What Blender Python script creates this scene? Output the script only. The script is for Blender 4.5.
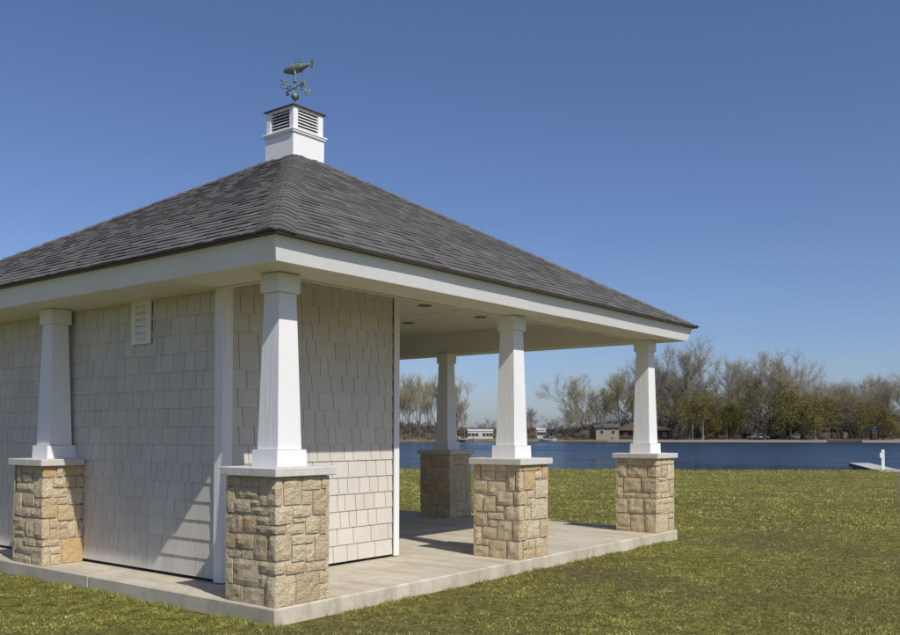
import bpy, math, random
import numpy as np
from mathutils import Vector, Matrix, noise

for o in list(bpy.data.objects):
    bpy.data.objects.remove(o, do_unlink=True)
scn = bpy.context.scene
col = scn.collection
R = math.radians

# ------------------------------------------------------------------ camera
CAM = (-4.9936, -5.732, 1.4434)
YAW, PITCH, ROLL = 0.6648, 0.0216, 0.0017
FPX, CYPX = 903.88, 413.54
cd = bpy.data.cameras.new('camera')
cam = bpy.data.objects.new('camera', cd)
col.objects.link(cam)
scn.camera = cam
cd.sensor_width = 36.0
cd.sensor_fit = 'HORIZONTAL'
cd.lens = FPX / 900.0 * 36.0
cd.shift_y = (CYPX - 317.5) / 900.0
cd.clip_start = 0.1
cd.clip_end = 9000.0
fwd = Vector((math.cos(YAW) * math.cos(PITCH), math.sin(YAW) * math.cos(PITCH), math.sin(PITCH)))
rgt = Vector((math.sin(YAW), -math.cos(YAW), 0))
upv = rgt.cross(fwd)
r2 = rgt * math.cos(ROLL) + upv * math.sin(ROLL)
u2 = upv * math.cos(ROLL) - rgt * math.sin(ROLL)
cam.matrix_world = Matrix(((r2.x, u2.x, -fwd.x, CAM[0]), (r2.y, u2.y, -fwd.y, CAM[1]),
                           (r2.z, u2.z, -fwd.z, CAM[2]), (0, 0, 0, 1)))
FW = (math.cos(YAW), math.sin(YAW))          # the level line of sight: used as a map axis for the far shore
RT = (math.sin(YAW), -math.cos(YAW))
def G(r, f, z=0.0):                          # map position: r metres across, f metres out over the lake
    return (CAM[0] + r * RT[0] + f * FW[0], CAM[1] + r * RT[1] + f * FW[1], z)

# ------------------------------------------------------------------ light
SUN = Vector((-0.28, -1.0, 1.09)).normalized()          # towards the sun
elev = math.asin(SUN.z)
world = bpy.data.worlds.new('World')
scn.world = world
world.use_nodes = True
wn = world.node_tree
sky = wn.nodes.new('ShaderNodeTexSky')
sky.sky_type = 'NISHITA'
sky.sun_disc = False
sky.sun_elevation = elev
sky.sun_rotation = math.atan2(SUN.x, SUN.y)
sky.altitude = 1000
sky.air_density = 1.0
sky.dust_density = 2.0
sky.ozone_density = 5.5
tin = wn.nodes.new('ShaderNodeMix'); tin.data_type = 'RGBA'; tin.blend_type = 'MULTIPLY'; tin.inputs[0].default_value = 1.0
tin.inputs[7].default_value = (1.0, 0.962, 1.07, 1)          # the camera's white balance, the same over the whole sky
wn.links.new(sky.outputs[0], tin.inputs[6])
wn.links.new(tin.outputs[2], wn.nodes['Background'].inputs[0])
wn.nodes['Background'].inputs[1].default_value = 0.100
sd = bpy.data.lights.new('sun', 'SUN')
sd.energy = 4.05
sd.angle = R(0.55)
sd.color = (1.0, 0.955, 0.88)
so = bpy.data.objects.new('sun', sd)
so.rotation_euler = SUN.to_track_quat('Z', 'Y').to_euler()
so.location = (-10, -30, 30)
col.objects.link(so)
scn.view_settings.view_transform = 'Standard'
scn.view_settings.look = 'None'
scn.view_settings.exposure = 0.0
scn.view_settings.gamma = 1.0
scn.view_settings.use_curve_mapping = False
scn.render.resolution_x = 1024
scn.render.resolution_y = 722
scn.cycles.max_bounces = 8
scn.cycles.diffuse_bounces = 6

# ------------------------------------------------------------------ helpers
def tag(o, label=None, cat=None, group=None, kind=None):
    if label: o['label'] = label
    if cat: o['category'] = cat
    if group: o['group'] = group
    if kind: o['kind'] = kind
    return o

def empty(name, loc=(0, 0, 0), rz=0.0, parent=None):
    o = bpy.data.objects.new(name, None)
    o.location = loc
    o.rotation_euler = (0, 0, rz)
    o.empty_display_size = 0.2
    col.objects.link(o)
    if parent: o.parent = parent
    return o

class MB:
    def __init__(self):
        self.v = []; self.f = []; self.t = []
    def add(self, vs, fs, tint=None):
        b = len(self.v)
        self.v.extend(tuple(p) for p in vs)
        for f in fs:
            self.f.append(tuple(b + i for i in f))
            self.t.append(0.5 if tint is None else tint)
        return self
    def box(self, x0, x1, y0, y1, z0, z1, c=0.0, tint=None):
        if x0 > x1: x0, x1 = x1, x0
        if y0 > y1: y0, y1 = y1, y0
        if z0 > z1: z0, z1 = z1, z0
        if c <= 0:
            vs = [(x, y, z) for z in (z0, z1) for y in (y0, y1) for x in (x0, x1)]
            return self.add(vs, [(0, 2, 3, 1), (4, 5, 7, 6), (0, 1, 5, 4), (2, 6, 7, 3), (0, 4, 6, 2), (1, 3, 7, 5)], tint)
        c = min(c, (x1 - x0) * .45, (y1 - y0) * .45, (z1 - z0) * .45)
        X, Y, Z = (x0, x1), (y0, y1), (z0, z1)
        vs = []; ix = {}
        for i in (0, 1):
            for j in (0, 1):
                for k in (0, 1):
                    s = (c if i == 0 else -c, c if j == 0 else -c, c if k == 0 else -c)
                    for a in range(3):
                        p = [X[i] + s[0], Y[j] + s[1], Z[k] + s[2]]
                        p[a] = (X[i], Y[j], Z[k])[a]
                        ix[(i, j, k, a)] = len(vs); vs.append(tuple(p))
        fs = []
        for a in range(3):
            o1, o2 = [(1, 2), (2, 0), (0, 1)][a]
            for s in (0, 1):
                q = []
                for (m, n) in ((0, 0), (1, 0), (1, 1), (0, 1)):
                    key = [0, 0, 0]; key[a] = s; key[o1] = m; key[o2] = n
                    q.append(ix[tuple(key) + (a,)])
                fs.append(tuple(q) if s else tuple(reversed(q)))
        for a in range(3):
            o1, o2 = [(1, 2), (2, 0), (0, 1)][a]
            for m in (0, 1):
                for n in (0, 1):
                    k0 = [0, 0, 0]; k1 = [0, 0, 0]
                    k0[o1] = m; k0[o2] = n; k1[o1] = m; k1[o2] = n; k1[a] = 1
                    q = (ix[tuple(k0) + (o1,)], ix[tuple(k1) + (o1,)], ix[tuple(k1) + (o2,)], ix[tuple(k0) + (o2,)])
                    fs.append(q if (m == n) == False else tuple(reversed(q)))
        for i in (0, 1):
            for j in (0, 1):
                for k in (0, 1):
                    q = (ix[(i, j, k, 0)], ix[(i, j, k, 1)], ix[(i, j, k, 2)])
                    fs.append(q if (i + j + k) % 2 else tuple(reversed(q)))
        return self.add(vs, fs, tint)
    def frustum(self, cx, cy, z0, z1, w0, w1, c=0.006):
        vs = []
        for z, w in ((z0, w0), (z1, w1)):
            h = w / 2
            for (sx, sy) in ((-1, -1), (1, -1), (1, 1), (-1, 1)):
                if sx * sy > 0:
                    vs += [(cx + sx * h, cy + sy * (h - c), z), (cx + sx * (h - c), cy + sy * h, z)]
                else:
                    vs += [(cx + sx * (h - c), cy + sy * h, z), (cx + sx * h, cy + sy * (h - c), z)]
        n = 8
        fs = [(i, (i + 1) % n, n + (i + 1) % n, n + i) for i in range(n)]
        fs += [tuple(reversed(range(n))), tuple(range(n, 2 * n))]
        return self.add(vs, fs)
    def tube(self, pts, rad, n=6, tint=None, cap=True):
        pts = [Vector(p) for p in pts]
        vs = []; fs = []
        d0 = (pts[1] - pts[0]).normalized()
        ref = Vector((0, 0, 1)) if abs(d0.z) < .9 else Vector((1, 0, 0))
        for i, p in enumerate(pts):
            d = (pts[min(i + 1, len(pts) - 1)] - pts[max(i - 1, 0)]).normalized()
            a = d.cross(ref)
            if a.length < 1e-4: a = d.cross(Vector((0, 1, 0)))
            a.normalize(); b = d.cross(a)
            r = rad[i] if hasattr(rad, '__len__') else rad
            for k in range(n):
                t = 2 * math.pi * k / n
                vs.append(p + a * (r * math.cos(t)) + b * (r * math.sin(t)))
        for i in range(len(pts) - 1):
            for k in range(n):
                k2 = (k + 1) % n
                fs.append((i * n + k, i * n + k2, (i + 1) * n + k2, (i + 1) * n + k))
        if cap:
            fs.append(tuple(reversed(range(n)))); fs.append(tuple(range((len(pts) - 1) * n, len(pts) * n)))
        return self.add(vs, fs, tint)
    def lathe(self, cx, cy, prof, n=16):
        vs = []; fs = []
        for (r, z) in prof:
            for k in range(n):
                t = 2 * math.pi * k / n
                vs.append((cx + r * math.cos(t), cy + r * math.sin(t), z))
        for i in range(len(prof) - 1):
            for k in range(n):
                k2 = (k + 1) % n
                fs.append((i * n + k, i * n + k2, (i + 1) * n + k2, (i + 1) * n + k))
        fs.append(tuple(reversed(range(n)))); fs.append(tuple(range((len(prof) - 1) * n, len(prof) * n)))
        return self.add(vs, fs)
    def mesh(self, name, mat, smooth=False, recalc=False):
        m = bpy.data.meshes.new(name)
        m.from_pydata(self.v, [], self.f)
        a = m.attributes.new('tint', 'FLOAT', 'FACE')
        a.data.foreach_set('value', np.array(self.t, dtype=np.float32))
        if mat:
            m.materials.append(mat)
        if recalc:
            import bmesh
            bm = bmesh.new(); bm.from_mesh(m)
            bmesh.ops.recalc_face_normals(bm, faces=bm.faces)
            bm.to_mesh(m); bm.free()
        if smooth:
            m.polygons.foreach_set('use_smooth', np.ones(len(m.polygons), dtype=bool))
        m.update()
        return m
    def build(self, name, mat, parent=None, smooth=False, recalc=False):
        o = bpy.data.objects.new(name, self.mesh(name, mat, smooth, recalc))
        col.objects.link(o)
        if parent: o.parent = parent
        return o

def np_mesh(name, verts, faces3, mat, tint=None):
    """verts (N,3), faces3 (M,3) -> one triangle mesh; tint per face"""
    m = bpy.data.meshes.new(name)
    nv, nf = len(verts), len(faces3)
    m.vertices.add(nv); m.vertices.foreach_set('co', np.asarray(verts, dtype=np.float32).ravel())
    m.loops.add(nf * 3); m.loops.foreach_set('vertex_index', np.asarray(faces3, dtype=np.int32).ravel())
    m.polygons.add(nf)
    m.polygons.foreach_set('loop_start', np.arange(0, nf * 3, 3, dtype=np.int32))
    if tint is not None:
        a = m.attributes.new('tint', 'FLOAT', 'FACE')
        a.data.foreach_set('value', np.asarray(tint, dtype=np.float32))
    m.update(calc_edges=True)
    m.validate()
    if mat: m.materials.append(mat)
    return m

# ------------------------------------------------------------------ materials
class NT:
    """small node-tree builder"""
    def __init__(self, name, rough=0.7, spec=0.3):
        self.m = bpy.data.materials.new(name)
        self.m.use_nodes = True
        self.t = self.m.node_tree
        self.b = self.t.nodes['Principled BSDF']
        self.b.inputs['Roughness'].default_value = rough
        self.b.inputs['Specular IOR Level'].default_value = spec
        self.co = self.t.nodes.new('ShaderNodeTexCoord')
    def n(self, typ, **kw):
        nd = self.t.nodes.new(typ)
        for k, v in kw.items():
            if k.startswith('i_'):
                key = k[2:].replace('_', ' ')
                nd.inputs[key].default_value = v
            else:
                setattr(nd, k, v)
        return nd
    def l(self, a, b): self.t.links.new(a, b)
    def mapping(self, scale, coord='Object', rot=(0, 0, 0)):
        mp = self.n('ShaderNodeMapping')
        mp.inputs['Scale'].default_value = scale
        mp.inputs['Rotation'].default_value = rot
        self.l(self.co.outputs[coord], mp.inputs[0])
        return mp.outputs[0]
    def pos(self, scale, rot=(0, 0, 0)):
        g = self.n('ShaderNodeNewGeometry')
        mp = self.n('ShaderNodeMapping')
        mp.inputs['Scale'].default_value = scale
        mp.inputs['Rotation'].default_value = rot
        self.l(g.outputs['Position'], mp.inputs[0])
        return mp.outputs[0]
    def noise(self, vec, scale, detail=4, rough=0.55):
        nd = self.n('ShaderNodeTexNoise')
        nd.inputs['Scale'].default_value = scale
        nd.inputs['Detail'].default_value = detail
        nd.inputs['Roughness'].default_value = rough
        if vec is not None: self.l(vec, nd.inputs['Vector'])
        return nd.outputs['Fac']
    def ramp(self, fac, stops, interp='LINEAR'):
        r = self.n('ShaderNodeValToRGB')
        r.color_ramp.interpolation = interp
        while len(r.color_ramp.elements) < len(stops): r.color_ramp.elements.new(0.5)
        for e, (p, c) in zip(r.color_ramp.elements, stops):
            e.position = p
            e.color = (c, c, c, 1) if not hasattr(c, '__len__') else tuple(c) + (1,)
        self.l(fac, r.inputs[0])
        return r.outputs[0]
    def mix(self, fac, a, b, mode='MIX'):
        m = self.n('ShaderNodeMix', data_type='RGBA', blend_type=mode)
        for s, v in ((0, fac), (6, a), (7, b)):
            if hasattr(v, 'is_linked') or hasattr(v, 'links'):
                self.l(v, m.inputs[s])
            elif s == 0: m.inputs[0].default_value = v
            else: m.inputs[s].default_value = (tuple(v) + (1,)) if hasattr(v, '__len__') else (v, v, v, 1)
        return m.outputs[2]
    def attr(self, name='tint'):
        a = self.n('ShaderNodeAttribute', attribute_name=name)
        return a.outputs['Fac']
    def bump(self, h, strength=0.3, dist=0.01):
        b = self.n('ShaderNodeBump')
        b.inputs['Strength'].default_value = strength
        b.inputs['Distance'].default_value = dist
        self.l(h, b.inputs['Height'])
        self.l(b.outputs[0], self.b.inputs['Normal'])
        return self
    def color(self, c):
        if hasattr(c, 'links'): self.l(c, self.b.inputs['Base Color'])
        else: self.b.inputs['Base Color'].default_value = tuple(c) + (1,)
        return self

M = {}
def mat_paint(name, base, var=0.06, grain=True):
    k = NT(name, 0.55, 0.35)
    v = k.noise(k.pos((1.2, 1.2, 1.2)), 1.5, 5)
    d = k.noise(k.pos((30, 30, 2.0)), 1.0, 3)
    c = k.mix(k.ramp(v, [(0.35, 0.0), (0.75, 1.0)]), base, [x * (1 - var) * f for x, f in zip(base, (1, .99, .965))])
    k.color(c)
    if grain: k.bump(d, 0.6, 0.006)
    M[name] = k.m
mat_paint('white_paint', (0.80, 0.80, 0.79))
mat_paint('soffit_paint', (0.74, 0.71, 0.65), 0.08)
mat_paint('trim_white', (0.82, 0.82, 0.82), 0.03, False)

def mat_siding():
    k = NT('siding', 0.75, 0.2)
    t = k.attr()
    grain = k.noise(k.pos((70, 70, 5)), 1.0, 4)
    base = k.ramp(t, [(0.0, (0.60, 0.555, 0.485)), (1.0, (0.69, 0.65, 0.575))])
    blot = k.ramp(k.noise(k.pos((1.5, 1.5, 1.5)), 1.2, 4), [(0.3, 0.90), (0.7, 1.0)])
    c = k.mix(1.0, base, blot, 'MULTIPLY')
    c = k.mix(1.0, c, k.ramp(grain, [(0.25, 0.91), (0.7, 1.01)]), 'MULTIPLY')
    k.color(c); k.bump(grain, 0.7, 0.005)
    M['siding'] = k.m
    k = NT('siding_backing', 0.9, 0.1); k.color((0.155, 0.138, 0.115)); M['backing'] = k.m  # darker than sheathing: shade in the open shingle gaps put into the colour
mat_siding()

def mat_stone():
    k = NT('sandstone', 0.9, 0.15)
    inf = k.n('ShaderNodeObjectInfo')
    t = k.attr()
    p = k.pos((1, 1, 1))
    n1 = k.noise(p, 9, 6, 0.65); n2 = k.noise(p, 45, 5, 0.7)
    base = k.ramp(t, [(0.0, (0.54, 0.44, 0.285)), (0.35, (0.74, 0.61, 0.40)), (0.7, (0.84, 0.725, 0.505)), (0.88, (0.74, 0.58, 0.34)), (1.0, (0.74, 0.50, 0.22))])
    c = k.mix(k.ramp(n1, [(0.35, 0.0), (0.7, 0.75)]), base, (0.58, 0.435, 0.26))
    c = k.mix(k.ramp(n2, [(0.3, 0.5), (0.5, 0.0)]), c, (0.36, 0.28, 0.185))
    k.color(c)
    h = k.n('ShaderNodeMath', operation='ADD'); k.l(n1, h.inputs[0]); k.l(n2, h.inputs[1])
    k.bump(h.outputs[0], 1.0, 0.03)
    M['stone'] = k.m
    k = NT('mortar', 0.95, 0.1)
    k.color(k.ramp(k.noise(k.pos((1, 1, 1)), 40, 4), [(0.3, (0.42, 0.38, 0.30)), (0.7, (0.60, 0.55, 0.45))]))
    M['mortar'] = k.m
    k = NT('limestone_cap', 0.8, 0.2)
    n = k.noise(k.pos((1, 1, 1)), 14, 6, 0.7)
    k.color(k.ramp(n, [(0.3, (0.50, 0.475, 0.43)), (0.7, (0.63, 0.605, 0.56))])); k.bump(n, 0.3, 0.004)
    M['cap'] = k.m
mat_stone()

def mat_concrete():
    k = NT('concrete', 0.85, 0.2)
    p = k.pos((1, 1, 1))
    a = k.noise(p, 0.9, 6, 0.6); b = k.noise(p, 7, 6, 0.7); s = k.noise(k.pos((2.5, 0.5, 1), (0, 0, 0.5)), 1.6, 5, 0.65); f = k.noise(p, 120, 3, 0.6)
    c = k.ramp(a, [(0.3, (0.46, 0.405, 0.31)), (0.7, (0.63, 0.575, 0.46))])
    c = k.mix(k.ramp(s, [(0.46, 0.0), (0.68, 0.85)]), c, (0.38, 0.325, 0.24))
    c = k.mix(k.ramp(b, [(0.34, 0.45), (0.5, 0.0)]), c, (0.36, 0.315, 0.24))
    k.color(c)
    h = k.n('ShaderNodeMath', operation='ADD'); k.l(b, h.inputs[0]); k.l(f, h.inputs[1])
    k.bump(h.outputs[0], 0.35, 0.006)
    M['concrete'] = k.m
mat_concrete()

def mat_roof():
    k = NT('asphalt_shingle', 0.9, 0.15)
    t = k.attr()
    p = k.pos((1, 1, 1))
    g = k.noise(p, 260, 2, 0.6); b = k.noise(p, 3.0, 4, 0.6)
    base = k.ramp(t, [(0.0, (0.085, 0.082, 0.078)), (0.45, (0.142, 0.136, 0.129)), (0.8, (0.19, 0.181, 0.171)), (1.0, (0.28, 0.264, 0.242))])
    c = k.mix(1.0, base, k.ramp(g, [(0.3, 0.65), (0.7, 1.25)]), 'MULTIPLY')
    c = k.mix(1.0, c, k.ramp(b, [(0.3, 0.85), (0.7, 1.1)]), 'MULTIPLY')
    k.color(c); k.bump(g, 0.5, 0.004)
    M['roof'] = k.m
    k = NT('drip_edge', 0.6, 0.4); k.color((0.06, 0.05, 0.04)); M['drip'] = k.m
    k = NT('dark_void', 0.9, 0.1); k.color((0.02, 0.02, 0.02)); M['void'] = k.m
    k = NT('bronze_light', 0.5, 0.4); k.color((0.22, 0.17, 0.10)); k.b.inputs['Metallic'].default_value = .3; M['bronze'] = k.m
mat_roof()

def mat_metal():
    k = NT('copper_patina', 0.6, 0.4)
    p = k.pos((1, 1, 1)); n = k.noise(p, 22, 5, 0.65)
    k.color(k.ramp(n, [(0.3, (0.08, 0.095, 0.07)), (0.5, (0.20, 0.25, 0.195)), (0.75, (0.36, 0.43, 0.34))]))
    k.b.inputs['Metallic'].default_value = 0.25
    k.bump(n, 0.4, 0.01)
    M['patina'] = k.m
    k = NT('brown_copper', 0.45, 0.5)
    k.color(k.ramp(k.noise(k.pos((1, 1, 1)), 9, 5), [(0.3, (0.10, 0.055, 0.035)), (0.7, (0.17, 0.10, 0.07))])); k.b.inputs['Metallic'].default_value = 0.5
    M['copper'] = k.m
mat_metal()

def mat_ground():
    k = NT('lawn_soil_grass', 0.95, 0.05)
    p = k.pos((1, 1, 1))
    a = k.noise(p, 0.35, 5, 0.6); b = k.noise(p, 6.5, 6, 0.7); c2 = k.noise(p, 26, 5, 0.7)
    c = k.ramp(b, [(0.34, (0.14, 0.13, 0.036)), (0.5, (0.30, 0.288, 0.068)), (0.66, (0.47, 0.44, 0.125))])  # strong dark-to-light range, part of it shade between clumps put into colour
    c = k.mix(k.ramp(a, [(0.42, 0.0), (0.68, 0.75)]), c, (0.21, 0.18, 0.085))
    c = k.mix(k.ramp(c2, [(0.36, 0.8), (0.5, 0.0)]), c, (0.085, 0.075, 0.025))  # dark gaps: shade between grass tufts painted into the lawn
    k.color(c)
    h = k.n('ShaderNodeMath', operation='ADD'); k.l(b, h.inputs[0]); k.l(c2, h.inputs[1])
    k.bump(h.outputs[0], 1.0, 0.08)
    M['lawn'] = k.m
    k = NT('grass_blade', 0.6, 0.2)
    t = k.attr()
    patch = k.noise(k.pos((1, 1, 1)), 0.8, 4, 0.6)
    c = k.ramp(t, [(0.0, (0.10, 0.097, 0.02)), (0.4, (0.285, 0.285, 0.06)), (0.75, (0.45, 0.445, 0.12)), (1.0, (0.58, 0.55, 0.22))])
    c = k.mix(k.ramp(patch, [(0.52, 0.0), (0.78, 0.5)]), c, (0.25, 0.205, 0.075))
    k.color(c)
    M['grass'] = k.m
    k = NT('packed_dirt', 0.95, 0.05)
    n = k.noise(k.pos((1, 1, 1)), 6, 6, 0.7)
    k.color(k.ramp(n, [(0.3, (0.12, 0.10, 0.075)), (0.7, (0.24, 0.205, 0.16))])); k.bump(n, 0.8, 0.03)
    M['dirt'] = k.m
    k = NT('far_ground', 0.95, 0.05)
    n = k.noise(k.pos((1, 1, 1)), 0.15, 6, 0.7)
    k.color(k.ramp(n, [(0.35, (0.12, 0.115, 0.045)), (0.65, (0.22, 0.19, 0.12))]))
    M['far_ground'] = k.m
    # lake
    k = NT('lake_water', 0.2, 0.5)
    k.b.inputs['IOR'].default_value = 1.33
    k.color((0.012, 0.03, 0.058))
    n1 = k.noise(k.pos((1.0, 0.55, 1), (0, 0, YAW)), 1.4, 4, 0.6); n2 = k.noise(k.pos((1.0, 0.5, 1), (0, 0, YAW + .5)), 0.18, 3, 0.5)
    h = k.n('ShaderNodeMath', operation='MULTIPLY_ADD'); k.l(n2, h.inputs[0]); h.inputs[1].default_value = 1.6; k.l(n1, h.inputs[2])
    k.bump(h.outputs[0], 1.0, 0.6)
    wind = k.noise(k.pos((0.05, 0.012, 1), (0, 0, YAW)), 1.0, 4, 0.6)
    k.l(k.ramp(wind, [(0.35, 0.07), (0.65, 0.34)]), k.b.inputs['Roughness'])
    M['water'] = k.m
mat_ground()

def plain(name, base, rough=0.7, var=0.15, scale=3.0, spec=0.25):
    k = NT(name, rough, spec)
    n = k.noise(k.pos((1, 1, 1)), scale, 4)
    k.color(k.ramp(n, [(0.3, tuple(x * (1 - var) for x in base)), (0.7, tuple(min(1, x * (1 + var)) for x in base))]))
    M[name] = k.m
    return k.m
for nm, c in dict(bark_grey=(.15, .125, .105), bark_brown=(.11, .092, .08), house_white=(.50, .49, .47), house_tan=(.27, .24, .19), house_dark=(.055, .045, .04),
                  house_brick=(.19, .10, .065), roof_brown=(.10, .068, .05), roof_grey=(.11, .10, .095), seawall=(.38, .33, .25), weathered_wood=(.52, .49, .44),
                  dock_side=(.08, .07, .06), car_white=(.45, .45, .45), car_dark=(.03, .03, .035), car_blue=(.03, .07, .22), tarp_blue=(.02, .09, .45), tyre=(.015, .015, .015), pole_grey=(.35, .34, .33)).items():
    plain(nm, c)
k = NT('window_glass', 0.08, 0.6); k.color((0.02, 0.025, 0.03)); M['glass'] = k.m

def leaf_mat(name, stops):
    k = NT(name, 0.7, 0.15)
    k.color(k.ramp(k.attr(), stops))
    M[name] = k.m
leaf_mat('twigs_pale', [(0.0, (.22, .18, .145)), (0.45, (.32, .27, .21)), (0.5, (.40, .40, .16)), (1.0, (.60, .59, .28))])
leaf_mat('twigs_bare', [(0.0, (.20, .17, .155)), (0.45, (.31, .27, .24)), (0.5, (.22, .18, .10)), (1.0, (.30, .25, .16))])
leaf_mat('leaves_olive', [(0.0, (.11, .09, .06)), (0.45, (.17, .14, .08)), (0.5, (.125, .12, .022)), (1.0, (.29, .26, .05))])
leaf_mat('brush', [(0.0, (.06, .045, .04)), (0.45, (.12, .09, .08)), (0.5, (.10, .08, .05)), (1.0, (.20, .16, .10))])
# ------------------------------------------------------------------ the setting: lawn, lake, far shore, slab
PW, PV = 0.61, 0.66                    # stone piers: 0.61 x 0.66 m
LX, LY = 7.784, 8.22                   # slab and roof are laid out on this rectangle
GZ = -0.143                            # lawn level at the slab; z = 0 is the slab top
WZ = -0.50                             # lake level
SHORE = 39.4
def lawn_z(x, y, f):
    a = noise.noise(Vector((x * .16, y * .16, 0.3))) * .045 + noise.noise(Vector((x * .7, y * .7, 4.0))) * .016
    dx = max(-x - 0, x - LX, 0.0); dy = max(-y, y - LY, 0.0)
    near = min(1.0, math.hypot(dx, dy) / 2.5)
    z = GZ + a * near
    e = f - (SHORE + noise.noise(Vector((x * .12, y * .12, 9.0))) * .9)
    if e > 0: z -= 0.28 * e + 0.1 * min(e, 1)
    return z

def make_lawn():
    fs_ = [-300, -150, -70, -30, -12, -5] + [x * .4 for x in range(0, 60)] + [24 + x * .5 for x in range(0, 37)] + [43]
    rs = [-400, -200, -100, -60, -45] + [x * .6 for x in range(-60, 61)] + [45, 60, 100, 200, 400]
    vs = []
    for f in fs_:
        for r in rs:
            x, y, _ = G(r, f)
            vs.append((x, y, lawn_z(x, y, f)))
    n = len(rs)
    fa = [(i * n + j, i * n + j + 1, (i + 1) * n + j + 1, (i + 1) * n + j) for i in range(len(fs_) - 1) for j in range(n - 1)]
    mb = MB(); mb.add(vs, fa)
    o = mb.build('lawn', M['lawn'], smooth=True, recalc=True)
    tag(o, kind='structure')
make_lawn()
mb = MB(); mb.add([(-5000, -5000, WZ), (5000, -5000, WZ), (5000, 5000, WZ), (-5000, 5000, WZ)], [(0, 1, 2, 3)])
tag(mb.build('lake', M['water']), kind='structure')

FAR = 211.0
def make_far():
    vs = []; fa = []
    prof = [(-1.2, -0.9), (0.0, -0.42), (1.5, -0.12), (14, 0.15), (90, 0.6), (3500, 4.0)]
    rs = [-4000, -1500, -600, -300] + [-200 + 4 * i for i in range(101)] + [300, 600, 1500, 4000]
    for r in rs:
        base = FAR + noise.noise(Vector((r * .03, 2, 0))) * 2.5 - (8 if r < -5 and r > -40 else 0) * min(1, (-5 - r) / 10) * 1.0 if abs(r) < 250 else FAR + (abs(r) - 250) * -.25
        for (d, z) in prof:
            vs.append(G(r, max(base, 60) + d, z))
    n = len(prof)
    for i in range(len(rs) - 1):
        for j in range(n - 1):
            fa.append((i * n + j, (i + 1) * n + j, (i + 1) * n + j + 1, i * n + j + 1))
    mb = MB(); mb.add(vs, fa)
    tag(mb.build('far_shore', M['far_ground'], smooth=True, recalc=True), kind='structure')
make_far()

# dirt path down to the dock
def make_path():
    vs = []; fa = []
    fl = [3.0 + .6 * i for i in range(61)]
    for i, f in enumerate(fl):
        w = 1.3
        r0 = .4925 * f + noise.noise(Vector((f * .8, 1, 0))) * .14
        for k in range(6):
            r = r0 + (w + .01 * f) * k / 5
            x, y, _ = G(r, f)
            vs.append((x, y, lawn_z(x, y, f) + .012 + (0.004 if 0 < k < 5 else -.02)))
    for i in range(len(fl) - 1):
        for k in range(5):
            a = i * 6 + k
            fa.append((a, a + 1, a + 7, a + 6))
    mb = MB(); mb.add(vs, fa)
    tag(mb.build('dirt_path', M['dirt'], smooth=True, recalc=True), kind='structure')
make_path()

slab = tag(MB().box(-.025, LX + .025, -.025, LY + .025, -.40, -.02).build('patio', M['dirt']), kind='structure')
js = [-.035, 2.80, 5.50, LY + .035]
for j0, j1 in zip(js[:-1], js[1:]):
    MB().box(-.035, LX + .035, j0 + .003, j1 - .003, -.39, 0.0, c=.012).build('slab_panel', M['concrete'], slab)

# ------------------------------------------------------------------ pavilion
pav = empty('pavilion', (0, 0, 0))
tag(pav, 'picnic pavilion with grey shingled hip roof, tapered white columns and sandstone piers', 'pavilion')
rng = random.Random(7)

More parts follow.
